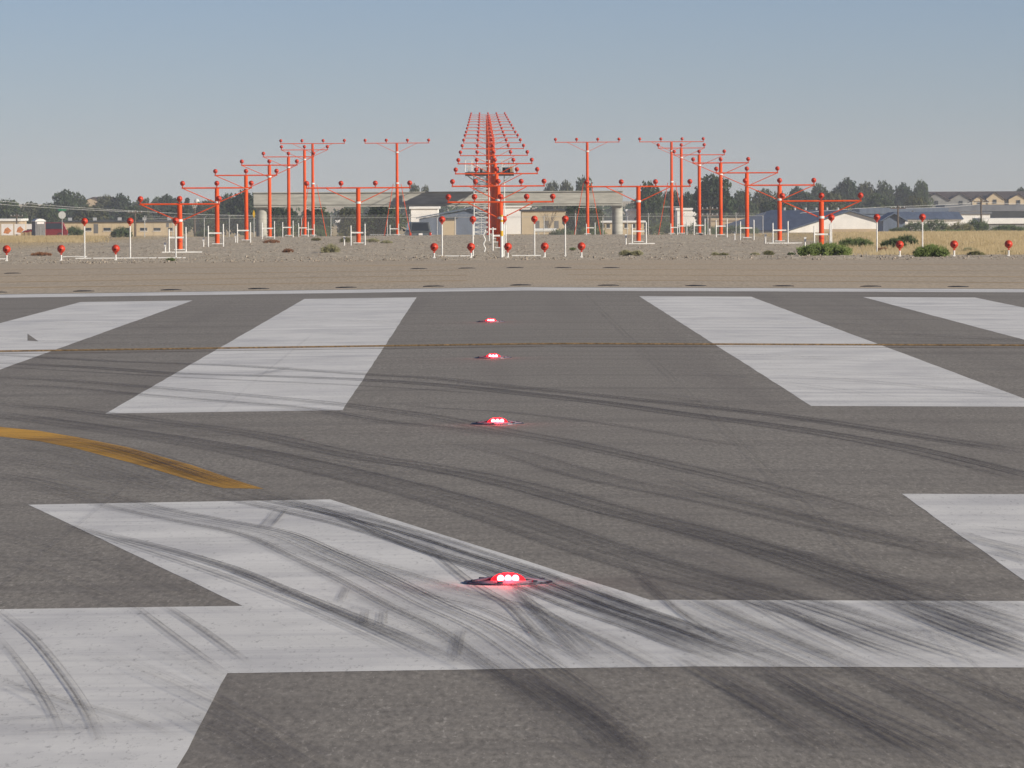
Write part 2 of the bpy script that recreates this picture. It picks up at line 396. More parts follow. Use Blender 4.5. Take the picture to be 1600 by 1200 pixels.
# ------------------------------------------------------------------ tyre marks
def catmull(P, n=10):
    out = []
    for i in range(len(P)-1):
        p0, p1, p2, p3 = P[max(i-1, 0)], P[i], P[i+1], P[min(i+2, len(P)-1)]
        for j in range(n):
            q = j/n; a = [.5*(2*p1[k] + (p2[k]-p0[k])*q + (2*p0[k]-5*p1[k]+4*p2[k]-p3[k])*q*q + (3*p1[k]-p0[k]-3*p2[k]+p3[k])*q**3) for k in (0, 1)]
            out.append(a)
    out.append(list(P[-1])); return out
MARKN = [0]
def mark(px, w, s, fade=1.5, shift=0.0):
    pts = [gp(x, y) for x, y in catmull(px)]
    L = [0.0]
    for a, b_ in zip(pts, pts[1:]): L.append(L[-1] + (b_-a).to_2d().length)
    V, Fc, uv, rub, edg = [], [], [], [], []
    ACR = 5; dz = .0056 + .00006*MARKN[0]; seed = MARKN[0]*17.3; MARKN[0] += 1
    for i, p in enumerate(pts):
        a, b_ = pts[max(i-1, 0)], pts[min(i+1, len(pts)-1)]
        d = (b_-a).to_2d().normalized(); nrm = Vector((-d.y, d.x))
        for j in range(ACR):
            v = j/(ACR-1); x, y = p.x + nrm.x*((v-.5)*w+shift), p.y + nrm.y*((v-.5)*w+shift)
            V.append((x, y, g(x, y)+dz)); uv.append((L[i]+seed, (v-.5)*w+seed))
            e = min(1, min(L[i], L[-1]-L[i])/max(.05, min(fade, L[-1]*.3)))
            rub.append(s*e); edg.append(v)
    for i in range(len(pts)-1):
        for j in range(ACR-1):
            k = i*ACR+j; Fc.append((k, k+ACR, k+ACR+1, k+1))
    m = bpy.data.meshes.new('tyre_mark'); m.from_pydata(V, [], Fc); m.materials.append(M['rubber'])
    u = m.uv_layers.new(name='UVMap')
    for lp in m.loops: u.data[lp.index].uv = uv[lp.vertex_index]
    for nm, dat in (('rubber', rub), ('edge', edg)):
        at_ = m.attributes.new(nm, 'FLOAT', 'POINT'); at_.data.foreach_set('value', dat)
    return place(m, 'tyre_mark', runway)
MARKS = [
 ([(-40,553),(175,565),(287,569),(400,574),(560,585),(680,592),(760,601),(867,612),(1020,628),(1240,653),(1420,680),(1640,714)], .30, .85),
 ([(-40,566),(140,575),(269,584),(400,588),(563,594),(707,604),(800,614),(940,630),(1075,649),(1240,671),(1432,705),(1640,757)], .34, .95),
 ([(-40,572),(120,581),(258,589),(400,596),(553,603),(700,612),(800,620)], .16, .7),
 ([(-40,588),(120,597),(227,605),(400,620),(532,633),(680,653),(800,677),(910,697),(1130,746),(1295,787),(1400,815)], .26, .8),
 ([(-40,599),(100,607),(191,615),(330,627),(465,638),(600,660),(720,672),(830,690)], .26, .75),
 ([(-40,628),(125,644),(250,660),(400,680),(550,712),(700,736),(820,762),(965,801),(1130,842),(1295,897),(1405,936),(1520,975),(1640,1022)], .36, .72),
 ([(-40,644),(200,677),(380,706),(491,730),(620,760),(723,788),(800,812),(937,859),(1075,900),(1212,936),(1350,980),(1509,1040)], .42, .85),
 ([(600,630),(700,640),(800,646),(950,664),(1086,686),(1200,705)], .14, .55),
 ([(700,690),(800,710),(937,749),(1141,790),(1350,837),(1515,870),(1640,893)], .30, .55),
 ([(1000,812),(1100,838),(1240,870),(1350,900),(1460,927),(1560,955)], .30, .6),
 ([(330,765),(372,778),(465,798),(568,822),(646,845),(723,871),(800,897),(855,919),(937,952),(1020,980),(1108,1013),(1174,1034),(1260,1070)], .30, .95),
 ([(400,765),(465,784),(543,806),(620,837),(698,866),(800,894),(900,930),(965,952),(1108,1000),(1185,1028),(1240,1050)], .22, .95),
 ([(120,770),(217,797),(310,816),(413,837),(491,871),(568,907),(646,948),(723,984),(785,1026),(860,1080),(960,1160)], .34, .85),
 ([(413,840),(517,871),(620,902),(723,933),(800,953),(882,991),(965,1035),(1040,1080)], .28, .65),
 ([(100,822),(155,835),(258,860),(362,891),(439,922),(517,953),(620,995),(698,1031),(730,1046)], .10, .95),
 ([(90,818),(248,868),(362,907),(465,948),(594,1005),(661,1039)], .07, .75),
 ([(300,870),(400,905),(480,940),(580,985),(690,1038)], .06, .8),
 ([(-10,950),(52,1000),(103,1062),(140,1119),(162,1170)], .05, .9), ([(-10,990),(41,1052),(78,1108),(100,1160)], .035, .6),
 ([(205,946),(269,995),(331,1041),(350,1056)], .05, .7), ([(250,944),(320,990),(393,1044)], .05, .75),
 ([(-10,1062),(103,1098),(207,1127),(290,1163)], .06, .7), ([(-10,1130),(60,1125),(130,1122)], .08, .45), ([(20,1150),(90,1144),(150,1142)], .07, .4),
 ([(440,797),(428,812),(412,830)], .10, .8), ([(600,955),(597,982)], .05, .7), ([(570,955),(567,985)], .05, .5),
 ([(722,985),(716,1010),(712,1038)], .06, .8), ([(543,918),(532,945)], .05, .6),
 ([(660,850),(723,904),(765,930),(800,952),(840,995),(875,1040)], .06, .9), ([(800,908),(838,958),(880,1000),(922,1042)], .07, .9),
 ([(780,915),(850,960),(900,995),(945,1035)], .07, .7),
 ([(965,870),(1020,915),(1064,958),(1120,995),(1185,1032),(1230,1055)], .035, .8), ([(985,890),(1040,941),(1100,985),(1218,1042)], .03, .75),
 ([(1040,925),(1108,962),(1200,1002),(1284,1038),(1350,1070)], .26, .9), ([(1100,910),(1180,948),(1260,990),(1370,1042)], .26, .8),
 ([(1150,925),(1280,968),(1380,1005),(1500,1045)], .30, .85), ([(1330,920),(1405,945),(1500,985),(1640,1040)], .30, .9),
 ([(1420,928),(1500,960),(1640,1005)], .30, .85), ([(1500,930),(1560,950),(1640,975)], .26, .6),
 ([(1440,960),(1530,995),(1640,1035)], .12, 1.0),
 ([(880,920),(960,960),(1050,1000),(1130,1040)], .16, .8), ([(900,905),(1010,960),(1110,1010),(1170,1042)], .10, .9),
 ([(1060,1020),(1130,1062),(1240,1123),(1370,1200)], .16, .75), ([(1180,1035),(1284,1092),(1432,1161),(1530,1215)], .20, .8),
 ([(1300,1035),(1350,1053),(1487,1117),(1640,1200)], .18, .75), ([(760,1030),(822,1062),(937,1139),(1010,1210)], .16, .7),
 ([(1180,1035),(1267,1090),(1380,1160),(1450,1210)], .14, .6), ([(1400,1030),(1500,1072),(1640,1135)], .24, .6),
 ([(850,1070),(930,1120),(1030,1200)], .10, .6), ([(1120,1070),(1210,1130),(1300,1200)], .12, .55),
 ([(-40,684),(100,705),(220,735),(330,775)], .50, .4), ([(-40,680),(100,692),(200,713),(300,744),(400,772)], .22, .85), ([(60,678),(200,704),(300,733),(420,770)], .14, .7), ([(120,690),(220,714),(330,752),(380,768)], .12, .7), ([(-40,712),(100,730),(200,752),(300,778)], .4, .45), ([(-40,740),(60,756),(160,785)], .3, .45),
 ([(240,690),(420,708),(520,722),(640,745)], .2, .4), ([(60,652),(260,672),(420,692)], .2, .45),
 ([(1490,835),(1540,850),(1640,872)], .12, .8), ([(1540,858),(1640,890)], .10, .8), ([(1530,828),(1640,842)], .05, .6),
 ([(1040,745),(1130,775),(1230,800),(1400,845),(1540,885)], .20, .5),
 ([(390,590),(440,580),(452,576)], .14, .5), ([(1090,586),(1300,594),(1500,612),(1640,628)], .16, .5), ([(1060,577),(1300,584),(1640,604)], .10, .4),
 ([(1020,500),(1200,504),(1420,512)], .3, .5), ([(1330,520),(1480,527),(1640,536)], .35, .6), ([(440,500),(560,503),(640,507)], .3, .35),
 ([(-40,532),(100,536),(330,542)], .22, .5), ([(60,505),(180,508),(300,513)], .3, .35), ([(1100,555),(1250,560),(1380,566)], .25, .45),
 ([(220,640),(320,632),(420,628)], .1, .3),
]
def bundle(px, w, s):
    if w < .2: return mark(px, w*.8, s*.95)
    mark(px, w, s*.45)                       # thin film, then the separate ribs of the tyres
    for _ in range(5 if w < .28 else 7):
        a = R.choice((0, 0, 0, 1)); e = R.choice((0, 0, 0, 1)) if len(px) > 4 else 0
        mark(px[a:len(px)-e], R.uniform(.010, .030), s*R.uniform(.6, 1.1), 2.5, R.uniform(-.46, .46)*w)
for px, w, s in MARKS: bundle(px, w, s)
def seam(X, d0, d1, w, s): mark([(VPX + X*F/D_, VPY + 1.56*F/D_) for D_ in (d0, d0*.8+d1*.2, d0*.5+d1*.5, d1)], w, s)
seam(1.62, 88, 14.5, .03, .28); seam(-1.9, 62, 14.5, .03, .2)
for i in range(18):                          # faint scattered scuffs following the same sweep
    x0 = R.uniform(-100, 1300); y0 = R.uniform(560, 1130); ln = R.uniform(180, 520); sl_ = .10 + .55*((y0-560)/600)
    mark([(x0, y0), (x0+ln*.5, y0+ln*.5*sl_*.85), (x0+ln, y0+ln*sl_)], R.uniform(.05, .25), R.uniform(.2, .4))

# ================================================================== RUNWAY FIXTURES
ORD = ['nearest', 'second nearest', 'third nearest', 'fourth nearest', 'fifth nearest', 'sixth nearest', 'seventh', 'eighth', 'ninth', 'tenth',
       'eleventh', 'twelfth', 'thirteenth', 'fourteenth', 'fifteenth', 'sixteenth']
def make_fixture_meshes():
    d = {}
    d['plate'] = MB().lathe([(0,.0105),(.07,.0105),(.168,.0015),(.170,-.008)], n=32).mesh('fixture_plate', 'steel_worn', True)
    d['rim'] = MB().lathe([(.169,-.008),(.171,.0022),(.180,.0018),(.183,-.008)], n=32).mesh('fixture_rim', 'steel_dark')
    d['hump'] = MB().prism([(-.060,-.052,.009),(.060,-.052,.009),(.052,-.040,.020),(-.052,-.040,.020)], (0,.10,0)).mesh('fixture_hump', 'steel_worn')
    fl = MB(); pf = [(.072*math.cos(math.pi*q/12), -.056, .003 + .038*math.sin(math.pi*q/12)) for q in range(13)]
    d['filter'] = fl.prism(pf, (0,.012,0)).mesh('fixture_bloom', 'bloom_glow')  # added glowing half-disc, stands in for camera bloom around the bulbs
    d['bulb'] = MB().lathe([(0,-.012),(.0105,-.009),(.0144,-.003),(.0144,.004),(0,.004)], axis='y', n=14).mesh('fixture_bulb', 'lit_bulb', True)
    d['ramp'] = MB().prism([(-.168,-.022,.003),(-.058,-.042,.0215),(-.058,.04,.0215),(-.168,.022,.003)], (0,0,-.006)).mesh('fixture_ramp', 'steel_worn')
    d['bolt'] = MB().lathe([(.012,.0),(.012,.008),(0,.008)], n=6).mesh('fixture_bolt', 'steel_dark')
    return d
FX = make_fixture_meshes()
for i, (px, py) in enumerate(((789,912), (775,663), (766.5,560), (764,503.5))):
    p = gp(px, py); p.x = .095; z = g(p.x, p.y) + .008
    t_ = empty('centreline_light', (p.x, p.y, z))
    tag(t_, 'lit red inset runway light with three bulbs, %s to the viewer' % ('nearest', 'second nearest', 'third nearest', 'farthest')[i], 'runway light', 'red lights along the runway centre')
    place(FX['plate'], 'cover_plate', t_); place(FX['rim'], 'rim', t_)
    h = place(FX['hump'], 'lamp_housing', t_)
    for s in (0, 1): place(FX['ramp'], 'ramp', t_, rz=math.pi*s)
    f = place(FX['filter'], 'bloom_halo', h)
    for x in (-.030, 0, .030): place(FX['bulb'], 'bulb', h, (x, -.063, .0175))
    for q in range(6):
        a = q*math.pi/3+.3; place(FX['bolt'], 'bolt', t_, (.145*math.cos(a), .145*math.sin(a), .004))
    L = bpy.data.lights.new('lamp_light', 'POINT'); L.energy = 1.6; L.color = (1, .02, .04); L.shadow_soft_size = .02
    lo = bpy.data.objects.new('lamp_glow', L); lo.location = (0, -.11, .05); lo.parent = t_; col.objects.link(lo)
# unlit inset lights: dark discs in rows across the threshold and the blast pad
disc_m = MB().lathe([(0,.012),(.11,.011),(.165,.003),(.17,-.01)], n=20).mesh('inset_disc', 'rubber_black', True)
ring_m = MB().lathe([(.165,.001),(.175,.004),(.185,.003),(.19,-.01)], n=20).mesh('inset_ring', 'rubber_black')
def inset(x, y, label, group):
    t_ = empty('inset_light', (x, y, g(x, y)+.008)); tag(t_, label, 'inset light', group)
    place(disc_m, 'cover_plate', t_); place(ring_m, 'rim', t_)
NTH = ['first', 'second', 'third', 'fourth', 'fifth', 'sixth', 'seventh', 'eighth', 'ninth', 'tenth', 'eleventh', 'twelfth', 'thirteenth']
for i in range(12):
    p = at(131 + (i-1)*136.6, 446, 97.4)
    inset(p.x, 97.4, 'unlit dark disc light just past the white threshold bar, %s from the left' % NTH[i], 'threshold lights')
for i in range(5):
    inset(XC + (i-2)*1.05, 121.5, 'unlit dark disc light on the tan pad, %s of five in the middle row' % NTH[i], 'inset approach lights')
for i in range(3):
    for s in (-1, 1):
        x = XC + s*(10.97 + 1.524*i)
        if abs(x) < 11.5: inset(x, 121.5, 'unlit dark disc light on the tan pad near the %s edge' % ('left' if s < 0 else 'right'), 'inset approach lights')
# arresting cable lying across the runway in its narrow slot
YC = 58.2
cab = MB()
xs = frange(-24, 25.5, .5)
for a, b_ in zip(xs, xs[1:]): cab.tube((a, YC, g(a, YC)+.018), (b_, YC, g(b_, YC)+.018), .009, n=6, cap=False)
cable = empty('arresting_cable', (0, 0, 0)); tag(cable, 'brown steel cable stretched straight across the runway', 'cable')
cab.build('wire_rope', 'cable_steel', cable)
for y0, y1 in ((YC-.62, YC-.50), (YC+.42, YC+.50)):
    slot = MB()
    for a, b_ in zip(xs, xs[1:]):
        slot.quad((a, y0, g(a, y0)+.0054), (b_, y0, g(b_, y0)+.0054), (b_, y1, g(b_, y1)+.0054), (a, y1, g(a, y1)+.0054))
    slot.build('sealed_joint', 'joint_sealant', cable)
# dark triangular patch on the left stripe
tp = [(gp(x, y).x, gp(x, y).y) for x, y in ((43,522), (60,534), (43,533))]
flat('asphalt_patch', tp, 'asphalt', runway, .0053)

# ================================================================== APPROACH LIGHTS
DK = lambda k: 94.6 + 30.48*k                 # distance of light station k
LAMP = MB().lathe([(0,-.125),(.035,-.118),(.07,-.098),(.096,-.060),(.105,-.015),(.112,-.010),(.112,.030),(.098,.034)], axis='y', n=16).mesh('lamp_shell', 'lamp_orange', True)
LENS = MB().lathe([(.098,.030),(.08,.046),(.04,.056),(0,.058)], axis='y', n=16).mesh('lamp_lens', 'chrome', True)
_b = MB(); _b.tube((0,-.02,-.19), (0,-.02,-.10), .020, n=8); _b.box((0,-.02,-.105), (.10,.05,.02)); _b.box((0,-.02,-.15),(.05,.05,.03))
BRK = _b.mesh('lamp_bracket', 'lamp_orange')
GLAND = MB().lathe([(.022,-.155),(.026,-.120),(.030,-.105)], axis='y', n=8).mesh('lamp_gland', 'rubber_black')
def lamp(parent, loc):
    o = place(LAMP, 'lamp', parent, loc); place(LENS, 'lens', o); place(BRK, 'bracket', o); place(GLAND, 'cable_gland', o, (0, 0, -.02)); return o
def mast(name, label, group, x, k, zbar, n, pitch, r=.10, brace=None, legs=False, joint=.62, zbase=None):
    y = DK(k); zg = g(x, y); zb = (zg+.10) if zbase is None else zbase
    t_ = empty(name, (x, y, zg)); tag(t_, label, 'light mast', group)
    h = zbar - zg; half = pitch*(n-1)/2
    MB().box((0, 0, (zb-zg)/2-.05), (.55, .55, zb-zg+.10)).build('footing', 'footing', t_)
    MB().box((0, 0, zb-zg+.02), (.44, .44, .035)).build('base_plate', 'white_metal', t_)
    if name == 'five_lamp_mast' and k >= 11:
        lt = MB(); hw = .26; ns = max(6, int(h/.75))
        for sx in (-1, 1):
            for sy in (-1, 1): lt.tube((sx*hw, sy*hw, zb-zg+.03), (sx*hw*.8, sy*hw*.8, h-.03), .034, n=5)
        for q in range(ns):
            z0, z1 = (zb-zg+.05)+(h-.15)*q/ns, (zb-zg+.05)+(h-.15)*(q+1)/ns; a_ = hw*.93; f_ = 1 if q % 2 else -1
            for d in (-1, 1):
                lt.tube((-a_*f_, d*a_, z0), (a_*f_, d*a_, z1), .020, n=4); lt.tube((d*a_, -a_*f_, z0), (d*a_, a_*f_, z1), .020, n=4)
                lt.tube((-a_, d*a_, z1), (a_, d*a_, z1), .018, n=4)
        lt.build('lattice_shaft', 'orange', t_)
        MB().tube((-.05, .1, 0), (-.05, .1, h), .05, n=6).build('conduit', 'lamp_orange', t_)
    elif legs:
        MB().tube((0,0,zb-zg+.035), (0,0,h*.57), r, r*.98, n=14).tube((0,0,h*.57), (0,0,h-.03), r*.88, r*.80, n=14).build('pole', 'orange', t_, smooth=False)
        for f in (.57,): MB().tube((0,0,h*f-.05), (0,0,h*f+.05), r*1.25, n=14).build('collar', 'white_metal', t_)
        MB().box((0, -.03, h*.30), (1.25, .03, .03)).build('cross_rail', 'white_metal', t_)
        for s in (-1, 1): MB().tube((s*.95, .25, 0), (s*.28, .02, h*.56), .022, n=6).build('hoist_leg', 'orange', t_)
    else:
        MB().tube((0,0,zb-zg+.035), (0,0,h-.03), r, r*.94, n=16).build('pole', 'orange', t_, smooth=False)
        MB().tube((0,0,h*.22), (0,0,h*.22+.05), r*1.05, n=16).build('band', 'lamp_orange', t_)
    MB().tube((-half-.04, 0, h), (half+.04, 0, h), .033 if k < 8 else .027, n=8).build('crossbar', 'orange', t_)
    bd = brace or .62
    jz = h - bd
    MB().tube((0,0,jz-.04), (0,0,jz+.05), r*1.18, n=14).build('clamp', 'white_metal', t_)
    fr = .97 if n == 3 else .62
    for s in (-1, 1):
        MB().tube((s*half*fr, 0, h-.03), (s*r*.8, 0, jz), .020 if k < 8 else .015, n=6).build('brace', 'orange', t_)
    for i in range(n): lamp(t_, (-half + pitch*i, -.01, h+.21))
    return t_
def guard(x, y, w, hgt, label, bar=.62, rail=0.0):
    t_ = empty('guard_frame', (x, y, g(x, y))); tag(t_, label, 'guard frame', 'white frames beside the light masts')
    for s in (-1, 1): MB().tube((s*w/2, 0, -.1), (s*w/2, 0, hgt + .04*s), .027, n=8).build('post', 'white_pvc', t_)
    MB().box((0, .04, hgt*bar), (w+.06, .05, .065)).build('crossbar', 'white_pvc', t_)
    if rail: MB().box((rail*.2, -.02, .03), (w+rail, .05, .045)).build('ground_rail', 'white_pvc', t_)
    return t_
ZB = lambda k: 1.32 + .677*(k-4)
for k in range(4, 10):
    for s, side in ((-1, 'left'), (1, 'right')):
        x = XC + s*12.49
        mast('three_lamp_mast', 'orange three-lamp mast in the %s side row, %s of six' % (side, ORD[k-4]), 'side row masts', x, k, ZB(k), 3, 1.524, brace=.64)
        guard(x - .05 + R.uniform(-.06, .06), DK(k)-1.0, .62 + R.uniform(-.02, .06), .96, 'white pipe frame in front of the %s mast in the %s row' % (ORD[k-4], side), rail=.9 if (k == 4 and s < 0) or (k == 5 and s > 0) else 0)
for s, side in ((-1, 'left'), (1, 'right')):
    x = XC + s*6.22
    mast('four_lamp_mast', 'short orange four-lamp mast %s of the central tower' % side, 'inner four-lamp masts', x, 5, 1.97, 4, 1.524, brace=.66)
    guard(x, DK(5)-1.0, .62, .93, 'white pipe frame in front of the short four-lamp mast %s of the tower' % side, rail=.55 if s > 0 else 0)
    for off, nm in ((6.83, 'inner'), (12.88, 'outer')):
        mast('tall_lamp_mast', 'tallest orange four-lamp mast, %s one on the %s' % (nm, side), 'tall four-lamp masts', XC + s*off, 10, 5.42, 4, 1.52, r=.115, brace=.66, legs=True)
        guard(XC + s*off + .2*s, DK(10)-1.2, .62, .85, 'small white frame at the foot of the %s tall %s mast' % (nm, side))
for k in range(4, 20):
    tl = (k >= 11)
    mast('five_lamp_mast', 'orange five-lamp mast in the central row, %s' % (ORD[k-4] + (' to the runway' if k < 10 else ' from the runway')), 'central row masts',
         XC, k, ZB(k)+.02 if k < 12 else ZB(k)-.05, 5, 1.016, r=.105 if k < 11 else .15, brace=.62)
guard(XC-.06, DK(4)-1.0, .50, .95, 'white pipe frame in front of the nearest five-lamp mast')
guard(XC-.1, DK(6)-1.0, .56, .95, 'white pipe frame behind the nearest five-lamp mast')
# low lamps on short posts, station 2
def post_lamp(name, x, k, zl, label, group, r, dark=False):
    y = DK(k); z = g(x, y); t_ = empty(name, (x, y, z)); tag(t_, label, 'lamp', group)
    h = zl - z
    MB().tube((0, -.02, -.15), (0, -.02, h-.15), r, n=8).build('post', 'white_pvc' if not dark else 'galv', t_)
    MB().box((0, -.02, .03), (.07, .07, .03)).build('base', 'white_pvc', t_)
    lamp(t_, (0, 0, h))
POS3 = ['left', 'middle', 'right']; POS5 = ['leftmost', 'second from left', 'middle', 'second from right', 'rightmost']
for s, side in ((-1, 'left'), (1, 'right')):
    for i in range(3):
        x = XC + s*12.49 + (i-1)*1.524
        post_lamp('low_lamp', x, 2, .155, 'orange lamp on short stub post, %s of the %s trio' % (POS3[i], side), 'low lamps at the pavement edge', .024)
        post_lamp('pole_lamp', x, 3, .80, 'orange lamp on slim white pole, %s of the %s trio' % (POS3[i], side), 'lamps on slim white poles', .023)
for i in range(5):
    x = XC + (i-2)*1.03
    post_lamp('low_lamp', x, 2, .155, 'orange lamp on short stub post, %s of the five in the centre' % POS5[i], 'low lamps at the pavement edge', .024)
    post_lamp('pole_lamp', x, 3, .80, 'orange lamp on slim white pole, %s of the five in the centre' % POS5[i], 'lamps on slim white poles', .023)
# pipes lying on the gravel that join the poles
def pipe(px0, px1, py, D, label):
    a, b_ = at(px0, py, D), at(px1, py, D); m = MB()
    n = 6
    for i in range(n):
        x0, x1 = a.x+(b_.x-a.x)*i/n, a.x+(b_.x-a.x)*(i+1)/n
        m.tube((x0, D, g(x0, D)+.025), (x1, D, g(x1, D)+.025), .022, n=7)
    tag(m.build('ground_pipe', 'white_pvc'), label, 'pipe', 'pipes on the gravel')
pipe(118, 290, 404, DK(3)-.12, 'long white pipe on the gravel under the left pole lamps')
pipe(98, 136, 393, DK(3)+8, 'short white pipe on gravel behind the low left lamps')
pipe(684, 738, 400, DK(3)-.12, 'white pipe on the gravel under the central pole lamps, left half')
pipe(800, 845, 393, DK(3)-.12, 'white pipe on the gravel beside the banded marker pole')
pipe(1398, 1432, 397, DK(3)-.1, 'white pipe on the gravel under the right pole lamps')
pipe(-30, 10, 404, DK(3)-.1, 'white pipe at the left edge behind the first low lamp')
# little white stub posts with junction boxes
for px, k, h, tx in ((258,4,.38,'left of the nearest left mast'), (318,5,.36,'left of the second left mast'), (368,6,.36,'left of the third left mast'), (538,5,.40,'left of the short left four-lamp mast'),
                 (978,5,.42,'left of the short right four-lamp mast'), (1109,8,.36,'beside the fourth right mast'), (1148,6,.38,'left of the third right mast'), (1196,5,.40,'left of the second right mast'), (1258,4,.46,'left of the nearest right mast')):
    D = DK(k)-.6; p = at(px, 380, D); z = g(p.x, D)
    t_ = empty('junction_stub', (p.x, D, z)); tag(t_, 'small white stub post with box, ' + tx, 'stub post', 'junction stubs on the gravel')
    MB().tube((0,0,-.1), (0,0,h), .030, n=8).build('post', 'white_pvc', t_)
    MB().box((0,-.01,h-.05), (.085,.08,.15)).build('junction_box', 'white_pvc', t_)
# white marker pole with yellow bands in the middle
p = at(784, 401, DK(2)+2.0); z = g(p.x, p.y); mk = empty('marker_pole', (p.x, p.y, z))
tag(mk, 'thick white pole with yellow bands standing in front of the central masts', 'marker pole')
MB().tube((0,0,-.1), (0,0,1.22), .042, n=12).build('shaft', 'white_pvc', mk)
for zz, hh in ((1.17, .05), (1.02, .06), (.72, .05), (.62, .10)): MB().tube((0,0,zz), (0,0,zz+hh), .046, n=12).build('yellow_band', 'band_yellow', mk)
MB().lathe([(.15,-.05),(.14,.02),(0,.025)], n=12).build('base', 'footing', mk)
# wavy flexible conduit left of the central mast
p = at(757, 393, 206); z = g(p.x, 206); cd = MB(); q0 = Vector((p.x, 206, z-.05))
for i in range(14):
    q1 = Vector((p.x + .035*math.sin(i*1.15), 206, z + .85*(i+1)/14)); cd.tube(q0, q1, .024, n=6); q0 = q1
tag(cd.build('flexible_conduit', 'white_pvc'), 'wavy white conduit rising from the gravel left of the central mast', 'conduit')

# ------------------------------------------------------------------ lattice tower with platform beside the central row
TD = 436.9; pc = at(766, 300, TD); zg = g(pc.x, TD); tw = empty('lattice_tower', (pc.x, TD, zg))
tag(tw, 'steel lattice tower with railed dark platform behind the central masts', 'tower')
ZP = at(766, 272.5, TD).z - zg
LX = (at(740.5, 300, TD).x - pc.x, at(764, 300, TD).x - pc.x); LY = (-.55, .55)
for x in LX:
    for y in LY: MB().tube((x, y, -.2), (x, y, ZP), .045, n=6).build('leg', 'white_metal', tw)
nz = 13
for i in range(nz):
    z0, z1 = ZP*i/nz, ZP*(i+1)/nz
    for y in LY:
        MB().tube((LX[0], y, z1), (LX[1], y, z1), .032, n=5).build('rung', 'white_metal', tw)
        for e in (0, 1): MB().tube((LX[e], y, z0), (LX[1-e], y, z1), .024, n=5).build('lattice_bar', 'galv', tw)
    for x in LX: MB().tube((x, LY[i % 2], z0), (x, LY[1-i % 2], z1), .026, n=5).build('lattice_bar', 'galv', tw)
xr = at(788, 300, TD).x - pc.x; MB().tube((xr, -.3, -.2), (xr, -.3, ZP), .05, n=8).build('side_post', 'white_metal', tw)
DX0, DX1 = at(727, 300, TD).x - pc.x, at(803, 300, TD).x - pc.x
MB().box(((DX0+DX1)/2, 0.1, ZP+.06), (DX1-DX0, 4.4, .14)).build('deck', 'deck_dark', tw)
MB().box(((DX0+DX1)/2, -2.13, ZP+.02), (DX1-DX0, .05, .30)).build('toe_board', 'deck_dark', tw)
for s, x0 in ((-1, DX0), (1, DX1)):
    MB().tube((x0*.97, -.5, ZP), (x0*.35, -.5, ZP-.95), .04, n=6).build('strut', 'galv', tw)
    MB().tube((x0*.97, .9, ZP), (x0*.35, .9, ZP-.95), .04, n=6).build('strut', 'galv', tw)
for i in range(5):
    x = DX0 + (DX1-DX0)*i/4
    for y in (-2.0, 2.2): MB().tube((x, y, ZP+.12), (x, y, ZP+1.12), .03, n=6).build('rail_post', 'white_metal', tw)
for y in (-2.0, 2.2):
    for h in (.62, 1.1): MB().tube((DX0, y, ZP+h), (DX1, y, ZP+h), .022, n=6).build('guard_rail', 'white_metal', tw)
for x in (DX0, DX1):
    for h in (.62, 1.1): MB().tube((x, -2.0, ZP+h), (x, 2.2, ZP+h), .022, n=6).build('guard_rail', 'white_metal', tw)
for px, w, h, mt in ((757, .34, .48, 'galv'), (791, .62, .42, 'steel_dark'), (783, .35, .30, 'galv'), (799, .22, .55, 'crate_tan'), (745, .28, .42, 'steel_dark'), (733, .2, .6, 'galv'), (738, .16, .9, 'white_metal'), (752, .22, .35, 'deck_dark'), (777, .3, .5, 'steel_dark'), (787, .18, .75, 'white_metal'), (795, .12, 1.0, 'galv')):
    MB().box((at(px, 300, TD).x - pc.x, -.6, ZP+.12+h/2), (w, .4, h)).build('equipment_box', mt, tw)

# ------------------------------------------------------------------ concrete beam bridge behind the tower
BD = 440.0
br = empty('beam_bridge', (0, BD, 0)); tag(br, 'long pale concrete beam on two round columns spanning behind the masts', 'bridge')
a, b_ = at(396, 302, BD), at(973, 299, BD); lo = at(684, 322.5, BD).z; hi = at(684, 300.5, BD).z
MB().box(((a.x+b_.x)/2, .7, (lo+hi)/2), (b_.x-a.x, 1.4, hi-lo)).build('beam', 'concrete', br)
MB().box(((a.x+b_.x)/2, -.03, lo+.20), (b_.x-a.x-.1, .10, .05)).build('drip_ledge', 'concrete', br)
MB().box(((a.x+b_.x)/2, .66, hi+.03), (b_.x-a.x+.1, 1.56, .06)).build('coping', 'concrete', br)
for px in (408, 965):
    x = at(px, 340, BD).x; zz = g(x, BD)
    MB().tube((x, .7, zz-.6), (x, .7, lo), .42, .42, n=28).build('column', 'concrete', br, smooth=False)
    MB().box((x, .7, lo-.04), (1.0, 1.2, .08)).build('bearing_pad', 'concrete', br)
p = at(397, 370, 420); z = g(p.x, 420); ps = empty('marker_sign', (p.x, 420, z)); tag(ps, 'small yellow diamond marker sign on post beside the left bridge column', 'sign')
MB().tube((0,0,-.2), (0,0,1.9), .03, n=6).build('post', 'galv', ps)
MB().prism([(0,-.04,1.42),(.10,-.04,1.75),(0,-.04,2.08),(-.10,-.04,1.75)], (0,.02,0)).build('plate', 'sign_yellow', ps)

